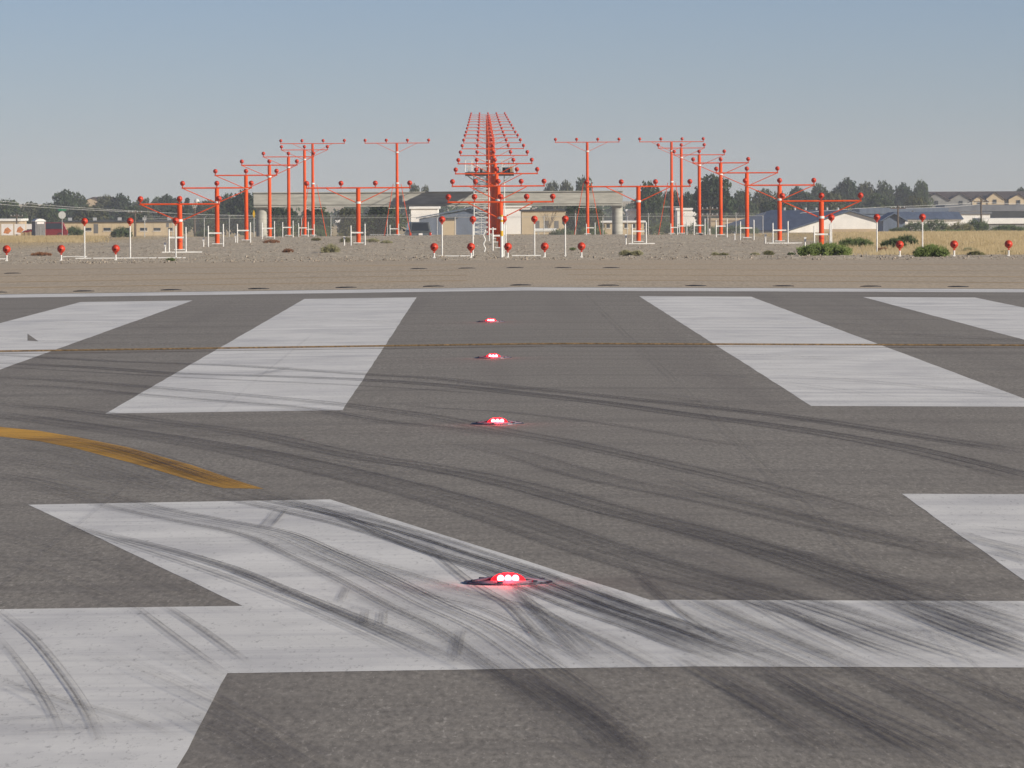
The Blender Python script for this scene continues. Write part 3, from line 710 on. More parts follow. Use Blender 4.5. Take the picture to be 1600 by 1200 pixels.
# ================================================================== VEGETATION
def leaf_quads(mb, rnd, c, r, n, size, squash=1.0, shell=.55):
    for _ in range(n):
        while True:
            u = Vector((rnd.uniform(-1,1), rnd.uniform(-1,1), rnd.uniform(-1,1)))
            if .02 < u.length < 1: break
        u = u.normalized()*(shell + (1-shell)*rnd.random()**.6)*rnd.uniform(.86, 1.10)
        p = Vector(c) + Vector((u.x*r[0], u.y*r[1], u.z*r[2]))
        a = Vector((rnd.gauss(0,1), rnd.gauss(0,1), rnd.gauss(0,1))).normalized(); b_ = a.orthogonal().normalized()
        s = size*rnd.uniform(.6, 1.4); b2 = a.cross(b_)
        mb.quad(p-b_*s-b2*s*.6, p+b_*s-b2*s*.6, p+b_*s*.8+b2*s*.6, p-b_*s*.8+b2*s*.6)
def crown_proto(seed, w, h, trunk, lobes, leaves, size, mat, taper=0.0):
    rnd = random.Random(seed); mb = MB(); tb = MB()
    tb.tube((0,0,-.5), (0,0,trunk), w*.035, w*.025, n=7); tb.tube((0,0,trunk), (w*.03, 0, h*.7), w*.025, w*.008, n=6)
    for i in range(lobes):
        q = (i+.5)/lobes; a = rnd.uniform(0, 6.283)
        zc = trunk*.75 + (h-trunk*.75)*(.12+.76*q)
        rr = math.sin(math.pi*min(1, .18+.74*q))**.7*(1-taper*q)
        d = w*.5*rr*rnd.uniform(.35, .72); r = w*rnd.uniform(.17, .27)*(1-.4*taper*q)
        c = (d*math.cos(a), d*math.sin(a), zc)
        tb.tube((0,0,trunk*.8+(zc-trunk*.8)*.35), c, w*.014, w*.004, n=5)
        leaf_quads(mb, rnd, c, (r, r, r*rnd.uniform(.75, 1.0)), leaves//lobes, size)
    return mb.mesh('crown', mat), tb.mesh('trunk', 'bark'), h, w
PROTO = [crown_proto(1, 9, 9, 1.6, 22, 3800, .30, 'leaf_dark'), crown_proto(2, 11, 9.5, 1.5, 26, 4200, .32, 'leaf_mid'),
         crown_proto(3, 7, 12, 1.8, 22, 3800, .30, 'leaf_dark', .2), crown_proto(4, 12, 8, 1.2, 26, 4200, .32, 'leaf_olive'),
         crown_proto(5, 4.2, 11, 1.2, 16, 2600, .26, 'leaf_dark', .75)]
def tree(px, top, wpx, D, pi, label, group='trees beyond the airfield'):
    p = at(px, top, D); zg = g(p.x, D); cm, tm, h, w = PROTO[pi]
    H_ = p.z - zg; Wm = wpx*D/F; sz = H_/h; sx = Wm/w
    t_ = empty('tree', (p.x, D, zg), R.uniform(0, 6.28)); tag(t_, label, 'tree', group)
    place(cm, 'crown', t_, scale=(sx, sx, sz*1.0)); place(tm, 'trunk', t_, scale=(sx, sx, sz))
KIND = ['rounded dark green tree', 'broad mid-green tree', 'tall dark green tree', 'wide low olive tree', 'slim pointed evergreen']
TREES = [  # x, top, width, distance, kind, where
 (12,317,62,1050,1,'at the left edge of the skyline'), (48,321,52,1150,3,'second from the left edge'), (98,301,50,1150,0,'rising above the long cream building'), (124,307,44,1200,1,'left of the pale brown roof'),
 (163,311,44,1250,3,'right of the pale brown roof'), (187,307,50,1200,0,'above the middle of the cream building'), (222,316,44,1250,3,'above the right half of the cream building'), (246,313,40,1300,1,'left of the nearest left mast top'),
 (266,308,44,1250,0,'behind the nearest left mast'), (293,304,22,1200,4,'behind the two nearest left masts'), (322,318,50,1150,3,'between the second and third left masts'), (352,309,46,1000,1,'left of the bridge end'),
 (380,302,58,900,0,'touching the left end of the bridge'), (75,322,46,1000,1,'behind the stop sign'), (140,326,60,980,3,'close behind the cream building on the left'), (210,327,60,980,1,'close behind the cream building in the middle'), (275,326,60,960,0,'behind the right end of the cream building'), (330,332,50,900,1,'low behind the fence left of the bridge'),
 (440,326,60,640,0,'under the bridge by the left column'), (492,327,60,620,1,'under the bridge behind the tall left masts'), (545,329,50,640,3,'under the bridge left of the short mast'), (598,322,74,560,1,'under the bridge right of the short mast'),
 (648,295,30,1300,3,'small above the shaded part of the bridge'), (664,297,22,1300,3,'smallest above the shaded part of the bridge'),
 (862,291,34,1300,3,'above the bridge right of the tower'), (884,290,32,1300,3,'above the bridge, second right of the tower'), (912,284,44,1150,1,'above the bridge behind the tall right mast'),
 (898,322,44,620,0,'under the bridge right of the tan building'), (930,330,40,640,3,'under the bridge left of the right column'),
 (1018,292,58,900,1,'just right of the bridge end'), (1048,304,44,1000,3,'behind the tall outer right mast'), (1072,305,44,980,0,'left of the biggest dark tree'), (1118,279,76,880,0,'biggest and darkest right of the bridge'),
 (1160,303,48,1100,1,'right of the biggest dark tree'), (1192,302,52,1150,3,'behind the third right mast'), (1222,306,44,1000,1,'above the blue barn roof, left'), (1250,297,50,1200,0,'above the blue barn roof, right'), (1283,294,48,1250,1,'behind the nearest right mast'),
 (1322,284,52,1250,0,'highest left of the brown apartment roof'), (1352,292,46,1300,3,'second left of the apartments'), (1384,290,46,1300,1,'third left of the apartments'), (1412,291,44,1300,0,'fourth left of the apartments'), (1438,289,40,1280,1,'touching the brown apartment roof'),
 (1300,306,60,1050,3,'low behind the white barn gable'), (1375,308,60,1100,1,'low behind the blue roofs'), (1592,297,34,1500,0,'at the right edge above the apartments'), (1210,318,60,950,0,'low behind the blue barn roof'), (1430,312,50,1080,3,'below the left end of the apartments'),
]
for px, top, w, D, pi, where in TREES: tree(px, top, w, D, pi, KIND[pi] + ' ' + where)
# a far belt of woodland that reads as one mass
wb = MB(); rnd = random.Random(77)
for i in range(300):
    x = -190 + 400*i/300 + rnd.uniform(-2, 2); y = 1650 + rnd.uniform(-60, 60); z0 = g(0, 1650)
    r = rnd.uniform(4, 7); hh = rnd.uniform(3.4, 6.6) + 1.2*math.sin(i*.11)
    leaf_quads(wb, rnd, (x, y, z0+hh*.5), (r, r*.6, hh*.62), 46, .75)
kind(wb.build('distant_wood', 'leaf_mid'), 'stuff', 'far belt of hazy trees along the horizon')

SHR = {'leaf_dark': 'leaf_weed_dark', 'leaf_mid': 'leaf_weed_green', 'leaf_olive': 'leaf_weed_olive'}
leaf('leaf_weed_dark', (.12, .16, .07), (.07, .10, .045), .35)
leaf('leaf_weed_green', (.17, .22, .085), (.10, .135, .05), .35)
leaf('leaf_weed_olive', (.23, .22, .11), (.14, .14, .065), .35)
leaf('leaf_weed_sage', (.40, .38, .23), (.27, .26, .15), .35)
leaf('leaf_weed_rust', (.34, .17, .09), (.2, .11, .065), .35)
SHR.update(leaf_sage='leaf_weed_sage', leaf_rust='leaf_weed_rust')
def shrub(px, base, top, wpx, mat, label, D=None, n=700, size=.05, name='shrub', cat='shrub', group='weeds on the gravel', stems=True):
    p = gp(px, base) if D is None else at(px, base, D)
    z = g(p.x, p.y); w = wpx*p.y/F; h = (base-top)*p.y/F
    if D is not None: h = at(px, top, D).z - z
    t_ = empty(name, (p.x, p.y, z)); tag(t_, label, cat, group)
    rnd = random.Random(int(px*7+base)); mb = MB(); sb = MB()
    nl = max(5, int(w/max(h, .05)*5))
    for i in range(nl):
        x = (i+.5)/nl*w - w/2 + rnd.uniform(-.1, .1)*w/nl; hh = h*(.55+.45*math.sin(math.pi*(i+.5)/nl))*rnd.uniform(.75, 1.05)
        y = rnd.uniform(-.25, .25)*w*.6
        for _ in range(n*3//nl):             # thin upright leaves fanning out of the clump
            rx, ry, q = rnd.gauss(0, .42), rnd.gauss(0, .42), rnd.random()**.7
            c0 = Vector((x + rx*(w/nl+.03), y + ry*(w*.16+.04), hh*q*rnd.uniform(.75, 1.02)))
            d_ = Vector((rx*.8+rnd.gauss(0,.5), ry*.8+rnd.gauss(0,.5), rnd.uniform(.1, 1.1))).normalized(); sd = d_.orthogonal().normalized()*size*.30; l_ = size*rnd.uniform(.7, 1.7)
            mb.poly([c0-sd, c0+sd, c0+d_*l_])
        sb.tube((x*.5, y*.5, -.03), (x, y, hh*.9), .012*max(1, h), .004, n=4)
    for _ in range(n//6):                    # loose shoots above the clump
        x = rnd.uniform(-.5, .5)*w; hh = h*(.55+.4*math.cos(x/w*2.6)); c0 = Vector((x, rnd.gauss(0, .12)*w, hh*rnd.uniform(.5, .95)))
        d_ = Vector((rnd.gauss(0,.35), rnd.gauss(0,.35), 1)).normalized(); sd = Vector((size*.14, 0, 0)); mb.poly([c0-sd, c0+sd, c0+d_*h*rnd.uniform(.15, .42)])
    mb.build('foliage', SHR.get(mat, mat), t_); sb.build('stems', 'dry_twig', t_)
SH = [(1288,400,379,78,'leaf_bright','large low bright green shrub at the pavement edge under the nearest right mast',2200,.05), (1337,387,371,50,'leaf_mid','mid green shrub right of the nearest right mast',1300,.05), (1396,389,372,36,'leaf_dark','dark green shrub behind the right low lamps',1000,.05),
 (1417,383,366,30,'leaf_dark','dark small shrub behind the first right low lamp',700,.05), (1455,402,382,48,'leaf_bright','bright green shrub around the foot of the last right pole lamp',1400,.05), (1380,394,386,20,'leaf_rust','small rusty weed between the right pole lamps',300,.04),
 (516,396,381,26,'leaf_sage','sage weed left of the low centre lamps',700,.04), (450,396,388,14,'leaf_rust','rusty brown weed left of the sage weed',300,.04), (424,380,374,24,'leaf_rust','flat brown weed before the fourth left mast',400,.04), (978,399,391,18,'leaf_sage','small pale green weed right of the low centre lamps',320,.04), (995,399,391,16,'leaf_sage','second pale green weed right of the low centre lamps',300,.04),
 (1118,399,394,10,'leaf_sage','tiny weed at the pavement edge left of three tiny weeds',160,.03), (1131,399,395,12,'leaf_olive','tiny dark weed at the pavement edge',160,.03), (1180,399,394,12,'leaf_sage','tiny pale weed below the third right mast',160,.03), (1201,399,391,14,'leaf_olive','small olive weed below the second right mast',240,.035), (1236,399,394,10,'leaf_dark','tiny dark weed left of the large bright shrub',160,.03),
 (267,408,403,11,'leaf_mid','tiny green weed at the end of the left ground pipe',160,.03), (494,376,371,14,'leaf_olive','flat olive weed behind the sage weed',160,.04), (583,378,372,18,'leaf_sage','pale weed right of the short left four-lamp mast',220,.04), (604,381,375,16,'leaf_sage','second pale weed right of the short left four-lamp mast',220,.04), (895,391,386,8,'leaf_mid','tiny green weed between the low centre lamps',120,.03),
 (540,379,370,16,'leaf_olive','olive weed at the foot of the short left four-lamp mast',240,.04), (1525,400,392,22,'leaf_olive','olive weed right of the bright pole-foot shrub',320,.04), (1515,396,386,26,'leaf_sage','pale weed between the right low lamps',320,.04), (1570,398,391,24,'leaf_olive','olive weed at the right edge',300,.04), (65,400,394,30,'leaf_rust','flat brown weed between the left low lamps',300,.04), (1262,392,386,30,'leaf_mid','green weed left behind the large bright shrub',400,.04)]
for px, ba, tp_, w, mt, lb, n, sz in SH: shrub(px, ba, tp_, w, mt, lb, None, n, sz)
FB = [(116,371,353,26,'leaf_dark','dark bush in front of the cream building left end',600,.14,645), (190,371,354,30,'leaf_dark','dark bush in front of the cream building middle',700,.14,650), (322,371,358,30,'leaf_dark','dark bush at the right end of the cream building',600,.14,620),
 (1432,364,345,36,'leaf_dark','dark bush right of the small blue barn gable',700,.16,700), (1462,364,342,40,'leaf_dark','tall dark bush in the middle of the right row',800,.16,705), (1500,364,347,40,'leaf_olive','olive bush in the right row',700,.16,690), (1527,364,341,34,'leaf_dark','dark bush beside the wooden pole',800,.16,700), (1575,366,351,50,'leaf_dark','dark bush at the right edge of the row',700,.16,700),
 (1488,367,358,60,'leaf_mid','low green bush below the right row',600,.12,600), (1560,368,359,60,'leaf_olive','low olive bush below the right row',600,.12,600), (1405,366,355,30,'leaf_dark','dark bush below the small blue gable',500,.14,690),
 (880,370,356,40,'leaf_dark','dark bush at the right end of the white tank',700,.12,520), (925,370,353,40,'leaf_mid','green bush left of the right bridge column',700,.12,520), (1040,368,345,60,'leaf_dark','dark bush right of the right bridge column',900,.14,620), (1150,368,352,70,'leaf_dark','dark bush left of the blue barn roof',900,.14,680), (1090,368,348,60,'leaf_dark','dark bush below the biggest tree',900,.14,640),
 (470,371,350,90,'leaf_dark','dark bush under the bridge beside the left column',1200,.14,560), (560,371,352,60,'leaf_olive','olive bush under the bridge behind the short mast',800,.14,560)]
for px, ba, tp_, w, mt, lb, n, sz, D in FB: shrub(px, ba, tp_, w, mt, lb, D, n, sz, 'bush', 'bush', 'bushes beyond the gravel')
# leafless tree in front of the tan building
p = at(858, 360, 600); bt = empty('bare_tree', (p.x, 600, g(p.x, 600))); tag(bt, 'leafless thin grey tree in front of the tan building under the bridge', 'tree')
bb = MB(); rnd = random.Random(5); MB().tube((0,0,-.3), (.05,0,1.1), .07, .05, n=6).build('trunk', 'dry_twig', bt)
for i in range(26):
    a = rnd.uniform(0, 6.28); z0 = rnd.uniform(.7, 1.5); l = rnd.uniform(.8, 1.9); e = Vector((math.cos(a)*l*.6, math.sin(a)*l*.6, z0+l))
    bb.tube((.05, 0, min(1.1, z0)), e, .022, .006, n=4)
    for _ in range(3): bb.tube(Vector((.05,0,min(1.1, z0))).lerp(e, rnd.uniform(.4,.8)), e + Vector((rnd.uniform(-.4,.4), rnd.uniform(-.4,.4), rnd.uniform(-.2,.3))), .012, .004, n=4)
bb.build('branches', 'dry_twig', bt)['kind'] = 'stuff'
# stones strewn over the gravel, and dry grass on both flanks
sm = MB(); rnd = random.Random(11)
for i in range(15000):
    y = 140.6 + 262*rnd.random()**1.6; hw = y*.096; x = XC*.5 + rnd.uniform(-hw, hw); s = rnd.uniform(.008, .022)*(1 + 1.6*rnd.random()**6) + (y-142)*.00006
    z = ground_z(x, y) + s*.25; n = len(sm.v); h = s*rnd.uniform(.6, 1.1); a = rnd.uniform(0, 6.28)
    for q in range(4): sm.v.append((x+math.cos(a+q*1.57)*s*rnd.uniform(.7,1.3), y+math.sin(a+q*1.57)*s*rnd.uniform(.7,1.3), z))
    sm.v += [(x+rnd.uniform(-.3,.3)*s, y, z+h), (x, y, z-h)]
    for q in range(4): sm.f += [(n+q, n+(q+1) % 4, n+4), (n+(q+1) % 4, n+q, n+5)]
simple('stone', (.42, .36, .29), .95, 0, .3, 4, c2=(.20, .17, .135), spec=.1)
kind(sm.build('stones', 'stone'), 'stuff', 'loose stones scattered on the gravel')
gb = MB(); rnd = random.Random(12)
def blades(x, y, h, n, spread):
    for _ in range(n):
        bx, by = x+rnd.gauss(0, spread), y+rnd.gauss(0, spread); z = ground_z(bx, by); a = rnd.uniform(0, 6.28); l = h*rnd.uniform(.5, 1.2); w = .012 + y*.00004
        tx, ty = bx+math.cos(a)*l*.45, by+math.sin(a)*l*.45; k = len(gb.v)
        gb.v += [(bx-w, by, z-.02), (bx+w, by, z-.02), (tx, ty, z+l)]; gb.f.append((k, k+1, k+2))
for i in range(13000):
    if i % 4:
        y = 176 + 260*rnd.random()**1.3; x0 = at(1300 - (y-176)*.05, 390, y).x; x = x0 + rnd.random()**.8*(y*.099 - x0 + 12)
    else:
        y = 285 + 150*rnd.random(); x = at(rnd.uniform(-20, 170 - rnd.random()*60), 380, y).x
    blades(x, y, rnd.uniform(.08, .22), 7, .12)
kind(gb.build('dry_grass', 'straw'), 'stuff', 'dry straw-coloured grass beside the gravel')

# ================================================================== BUILDINGS
def house(name, label, px0, px1, top, D, depth, wall, roof, flat_roof=True, cat='building', group='buildings beyond the airfield', over=.25, rh=.35):
    a, b_ = at(px0, top, D), at(px1, top, D); xm = (a.x+b_.x)/2; w = b_.x-a.x; zg = g(xm, D)-.3; zt = at((px0+px1)/2, top, D).z
    t_ = empty(name, (xm, D, zg)); tag(t_, label, cat, group); h = zt-zg
    MB().box((0, depth/2, (h-rh)/2), (w, depth, h-rh)).build('wall', wall, t_)
    if flat_roof: MB().box((0, depth/2, h-rh/2), (w+over*2, depth+over*2, rh)).build('roof', roof, t_)
    return t_, xm, zg
def facade(t_, xm, zg, D, px0, px1, y0, y1, name, mat, proud=.03):
    a, b_ = at(px0, y0, D), at(px1, y1, D)
    o = MB().box(((a.x+b_.x)/2-xm, -proud/2, (a.z+b_.z)/2-zg), (abs(b_.x-a.x), proud, abs(a.z-b_.z))).build(name, mat, t_)
    if name == 'window':
        MB().box(((a.x+b_.x)/2-xm, -proud-.02, min(a.z, b_.z)-zg-.05), (abs(b_.x-a.x)+.15, .09, .07)).build('sill', 'white_wall', o)
    return o
def gable(name, label, px0, pxa, px1, ytop, yl, yr, D, back, wall, roof, base_mat=None, cat='barn', group='buildings beyond the airfield'):
    """gable end facing the viewer; the roof runs along the vector 'back'"""
    L_, A_, R_ = at(px0, yl, D), at(pxa, ytop, D), at(px1, yr, D); zg = g(A_.x, D)-.4; o_ = Vector((A_.x, D, zg)); back = Vector(back)
    t_ = empty(name, o_); tag(t_, label, cat, group)
    pts = [Vector((L_.x, D, zg)), Vector((R_.x, D, zg)), R_, A_, L_]
    MB().prism([p_-o_ for p_ in pts], back).build('wall', wall, t_)
    up = Vector((0, 0, .10))
    for e in (L_, R_):
        d = (e-A_).normalized()*.4; q = [A_+up-o_, e+d+up-o_, e+d+up*2.4-o_, A_+up*2.4-o_]; f_ = Vector((0, -.5, 0))
        MB().prism([v+f_ for v in q], back + Vector((0, 1.0, 0))).build('roof', roof, t_)
    if base_mat:
        zb = at(px1, yr, D).z - .2
        MB().box(((L_.x+R_.x)/2-o_.x + (R_.x-L_.x)*.16, -.04, (zb-zg)*.28), ((R_.x-L_.x)*.66, .08, (zb-zg)*.56)).build('plinth', base_mat, t_)
    return t_
D = 760
t_, xm, zg = house('long_building', 'long low cream building with small dark windows on the left', 95, 279, 344.5, D, 12, 'cream_wall', 'dark_roof', rh=.22)
for a, b_ in ((133,143), (162,173), (196,203), (219,230), (240,251), (263,271)): facade(t_, xm, zg, D, a, b_, 356, 360.5, 'window', 'window_dark')
facade(t_, xm, zg, D, 146.5, 153.5, 350, 364.5, 'door', 'door_grey'); facade(t_, xm, zg, D, 260, 264, 348, 355, 'vent', 'door_grey')
for q in range(13): facade(t_, xm, zg, D, 108+q*13.2, 108.5+q*13.2, 347, 371, 'seam', 'tan_wall', .02)
for q in range(5): MB().box((-7+q*3.4, 3, at(190, 344.5, D).z-zg+.18), (.5, .5, .45)).build('roof_vent', 'galv', t_)
t_, xm, zg = house('low_white_building', 'low white-roofed building at the far left behind the poster panels', -20, 30, 342, 860, 14, 'tan_wall', 'white_roof')
gable('brown_roof_building', 'large pale brown roof rising between trees on the left', 122, 146, 168, 309, 318, 318, 1500, (3, 30, 0), 'tan_wall', 'brown_roof', cat='building')
t_, xm, zg = house('grey_shed', 'small dark shed with white roof edge under the bridge', 527, 557, 343.5, 700, 8, 'grey_wall', 'white_roof')
t_, xm, zg = house('white_warehouse', 'tall white warehouse wall under the bridge left of the tower', 642, 684, 322.5, 800, 20, 'white_wall', 'white_roof')
gable('blue_roof_shed', 'blue-grey shed with sloping blue-grey roof left of the tower', 655, 735, 778, 327, 342, 342, 720, (0, 16, 0), 'blue_roof', 'blue_roof', cat='shed')
t_, xm, zg = house('cream_shed', 'small cream shed behind the left pole lamp of the centre', 692, 712, 340, 660, 6, 'cream_wall', 'dark_roof', rh=.2)
t_, xm, zg = house('white_hall', 'bright white hall wall right of the tower under the bridge', 784, 828, 320, 800, 18, 'white_wall', 'white_roof')
t_, xm, zg = house('tan_hall', 'tan hall under the bridge behind the leafless tree', 815, 884, 327.5, 760, 16, 'cream_wall', 'dark_roof', rh=.2)
for a in (836, 850, 866): facade(t_, xm, zg, 760, a, a+7, 345, 357, 'door', 'door_grey')
t_, xm, zg = house('cream_house', 'cream building on both sides of the right bridge column', 941, 1006, 345, 640, 10, 'cream_wall', 'white_roof', rh=.2)
for a in (948, 976, 988, 997): facade(t_, xm, zg, 640, a, a+5, 350, 356, 'window', 'window_dark')
t_, xm, zg = house('white_box_building', 'small white building seen just right of the bridge end', 980, 993, 327, 900, 8, 'white_wall', 'white_roof')
t_, xm, zg = house('long_white_building', 'long white building between the two right tall masts and the dark tree', 1058, 1088, 325, 900, 10, 'white_wall', 'white_roof')
t_, xm, zg = house('tan_low_building', 'long low tan building left of the blue barn roof', 1108, 1180, 341, 860, 12, 'tan_wall', 'tan_wall')
gable('blue_barn', 'large barn with white gable and long blue-grey roof on the right', 1233, 1328, 1383, 331, 361, 347, 800, (-9.5, 34, 0), 'white_wall', 'blue_roof', 'tan_wall')
for q in range(6):
    MB().tube((-1.4-q*1.3, 5+q*4.6, at(1328, 331, 800).z-g(0, 800)+.4), (-1.4-q*1.3, 5+q*4.6, at(1328, 331, 800).z-g(0, 800)+1.0), .16, n=6).build('roof_vent', 'galv', bpy.data.objects['blue_barn'])
gable('small_blue_barn', 'small blue-walled gable beside the large white gable', 1380, 1397, 1414, 335, 345, 345, 720, (0, 10, 0), 'blue_roof', 'blue_roof')
t_, xm, zg = house('dark_roof_building', 'long building with dark blue roof and white wall right of the small gable', 1404, 1502, 343, 780, 3, 'white_wall', 'white_roof', rh=.12)
a, b_ = at(1400, 343, 780), at(1506, 343, 780); zt = at(1450, 331, 780).z
MB().prism([(a.x-xm, -.4, a.z-zg), (a.x-xm, 9, zt-zg), (a.x-xm, 9.2, zt-zg-.1), (a.x-xm, 9.2, a.z-zg)], (b_.x-a.x, 0, 0)).build('sloped_roof', 'blue_roof', t_)
t_, xm, zg = house('white_block', 'tall white block at the end of the dark blue roof', 1488, 1547, 331, 840, 14, 'white_wall', 'grey_roof')
t_, xm, zg = house('white_canopy_building', 'grey building with a bright white roof edge at the right', 1535, 1640, 341, 740, 12, 'grey_wall', 'white_roof', rh=.72)
t_, xm, zg = house('grey_roof_hall', 'wide grey roofed hall below the apartments', 1478, 1640, 320, 1000, 20, 'white_wall', 'grey_roof', rh=1.1)
t_, xm, zg = house('blue_roof_hall', 'wide hall with blue-grey roof behind the white gable', 1345, 1480, 325, 980, 20, 'blue_roof', 'blue_roof', rh=1.0)
t_, xm, zg = house('dark_flat_building', 'dark flat building at the right edge behind the white roof', 1546, 1640, 330, 860, 12, 'grey_wall', 'dark_roof', rh=1.2)
# apartments on the skyline
AD = 1350; ap = empty('apartment_block', at(1530, 330, AD)); o_ = ap.location.copy(); tag(ap, 'long tan apartment block with brown roof and gables on the right skyline', 'apartment block')
def apx(px, py, dy=0): v = at(px, py, AD) - o_; return Vector((v.x, dy, v.z))
MB().prism([apx(1442,362), apx(1640,362), apx(1640,310), apx(1442,310)], (0, 16, 0)).build('wall', 'tan_wall', ap)
rf = MB(); rf.prism([apx(1436,311,-.8), apx(1646,311,-.8), apx(1646,298.5,8), apx(1448,299.5,8)], (0, .4, 0)); rf.prism([apx(1436,311,16.8), apx(1646,311,16.8), apx(1646,298.5,8.4), apx(1448,299.5,8.4)], (0, .4, 0)); rf.build('roof', 'brown_roof', ap)
for x0, xa, x1, yt, ye in ((1442,1462,1482,303,313), (1482,1500,1518,303,313), (1516,1529,1542,307,315), (1540,1553,1568,301,311), (1575,1590,1606,304,312)):
    gwall = 'grey_wall' if x0 < 1500 else 'cream_wall'
    gw = MB().prism([apx(x0,361,-2), apx(x1,361,-2), apx(x1,ye,-2), apx(xa,yt,-2), apx(x0,ye,-2)], (0, 4, 0)).build('gable_bay', gwall, ap)
    for e0, e1 in ((x0-2, xa), (x1+2, xa)):
        MB().prism([apx(e0,ye+1,-2.4), apx(e1,yt-1,-2.4), apx(e1,yt-2,-2.4), apx(e0,ye,-2.4)], (0, 5, 0)).build('gable_roof', 'brown_roof', gw)
    MB().box(apx(xa, ye+4, -2.05), (.9, .12, 1.0)).build('window', 'window_dark', gw)
for x in (1508, 1512, 1546, 1560, 1569, 1574, 1580): MB().box(apx(x, 315, -.05), (.55, .12, .95)).build('window', 'window_dark', ap)
# water tank on the skyline
p = at(307.5, 316, 1500); zg = g(p.x, 1500); wt = empty('water_tower', (p.x, 1500, zg)); tag(wt, 'small white domed water tower on the left skyline', 'water tower')
MB().tube((0,0,-.3), (0,0,p.z-zg-.4), .22, n=8).build('stem', 'white_metal', wt)
MB().lathe([(0,-.75),(.45,-.6),(.72,-.1),(.66,.35),(.35,.68),(0,.78)], (0,0,p.z-zg+.2), n=14).build('tank', 'white_metal', wt, smooth=True)

# ================================================================== FENCE, POLES, WIRES
FD = 505; fx = [at(px, 350, FD).x for px in (226, 270, 319, 358, 397+24, 471, 517, 560, 605, 640, 683, 711, 752, 790, 850, 899, 942, 980, 1013, 1066, 1106, 1150, 1192)]
fe = empty('chain_link_fence', (0, FD, g(0, FD))); z0 = g(0, FD); tag(fe, 'chain link fence with barbed wire along the far edge of the gravel', 'fence')
zt_ = at(600, 340, FD).z - z0
for i, x in enumerate(fx):
    o = MB().tube((x, 0, -.3), (x, 0, zt_ + (.08 if i % 3 else .3)), .036, n=6).build('post', 'galv', fe)
    MB().tube((x, 0, zt_), (x+.22, -.18, zt_+.26), .02, n=5).build('barb_arm', 'galv', o)
MB().tube((fx[0], 0, zt_), (fx[-1], 0, zt_), .020, n=5).build('top_rail', 'galv', fe)
for h in (.10, .18, .25): MB().tube((fx[0], -h*.7, zt_+h), (fx[-1], -h*.7, zt_+h), .006, n=4).build('barbed_wire', 'galv', fe)
m, t, b = nt('chain_mesh'); tr = N(t, 'ShaderNodeBsdfTransparent'); mx = N(t, 'ShaderNodeMixShader', i_0=.10); b.inputs['Base Color'].default_value = (.45, .45, .44, 1)
t.links.new(tr.outputs[0], mx.inputs[1]); t.links.new(b.outputs[0], mx.inputs[2]); t.links.new(mx.outputs[0], t.nodes['Material Output'].inputs[0])
MB().quad((fx[0], .03, -.1), (fx[-1], .03, -.1), (fx[-1], .03, zt_), (fx[0], .03, zt_)).build('chain_mesh', 'chain_mesh', fe)
# guard rail of pickets near the grey car
pr = empty('picket_rail', (0, 470, g(-7, 470))); tag(pr, 'low pale picket rail behind the gravel left of the grey vehicle', 'rail')
x0, x1 = at(578, 360, 470).x, at(632, 360, 470).x
for q in range(20): MB().tube((x0+(x1-x0)*q/19, 0, -.2), (x0+(x1-x0)*q/19, 0, .52), .016, n=5).build('picket', 'galv', pr)
MB().tube((x0, 0, .53), (x1, 0, .53), .025, n=5).build('top_rail', 'galv', pr)
def upole(px, top, D, label, arms=1):
    p = at(px, top, D); zg = g(p.x, D); t_ = empty('utility_pole', (p.x, D, zg)); tag(t_, label, 'utility pole', 'utility poles'); h = p.z-zg
    MB().tube((0,0,-.4), (0,0,h), .14, .10, n=8).build('shaft', 'wood_pole', t_)
    for q in range(arms):
        o = MB().box((0, -.08, h-.35-q*.7), (1.9, .12, .12)).build('cross_arm', 'wood_pole', t_)
        for s in (-.8, -.3, .3, .8): MB().lathe([(.05,0),(.07,.06),(.03,.16),(0,.17)], (s, -.08, h-.29-q*.7), n=6).build('insulator', 'galv', o)
    return Vector((p.x, D, p.z))
upole(211, 328, 700, 'wooden utility pole in front of the cream building'); upole(26, 334, 800, 'thin wooden pole at the far left behind the poster panels', 1)
upole(1403, 321, 690, 'wooden utility pole right of the small blue gable'); upole(1533, 311, 700, 'tall wooden utility pole among the bushes on the right', 1); upole(1426, 329, 800, 'thin grey pole over the dark blue roof')
upole(304, 325, 640, 'thin pole between the two nearest left masts', 0); upole(435, 330, 640, 'thin pole under the bridge by the left column', 0); upole(1109, 322, 620, 'thin pole with arms left of the third right mast', 2); upole(899, 329, 600, 'thin pole under the bridge near the tall right mast', 0)
def wire(pts, D, label):
    m_ = MB(); P = [at(x, y, D + (x-800)*.02) for x, y in pts]
    for a, b_ in zip(P, P[1:]): m_.tube(a, b_, .026, n=4)
    tag(m_.build('overhead_wire', 'galv'), label, 'wire', 'overhead wires')
def sag(x0, y0, x1, y1, s, n=12): return [(x0+(x1-x0)*i/n, y0+(y1-y0)*i/n + s*4*(i/n)*(1-i/n)) for i in range(n+1)]
wire(sag(-60, 308, 211, 329.5, 2), 700, 'upper overhead wire crossing the left skyline'); wire(sag(-60, 314, 211, 331, 2), 700, 'lower overhead wire crossing the left skyline')
wire(sag(211, 329.5, 470, 336, 3), 700, 'overhead wire from the left utility pole towards the bridge')
wire(sag(1250, 333, 1403, 322.5, -1), 690, 'overhead wire rising to the right utility pole'); wire(sag(1403, 322.5, 1533, 316, 1), 695, 'overhead wire between the two right utility poles'); wire(sag(1533, 316, 1680, 320, 1), 700, 'overhead wire leaving to the right edge')
wire(sag(1403, 325, 1533, 319, 2), 693, 'second overhead wire between the two right utility poles')

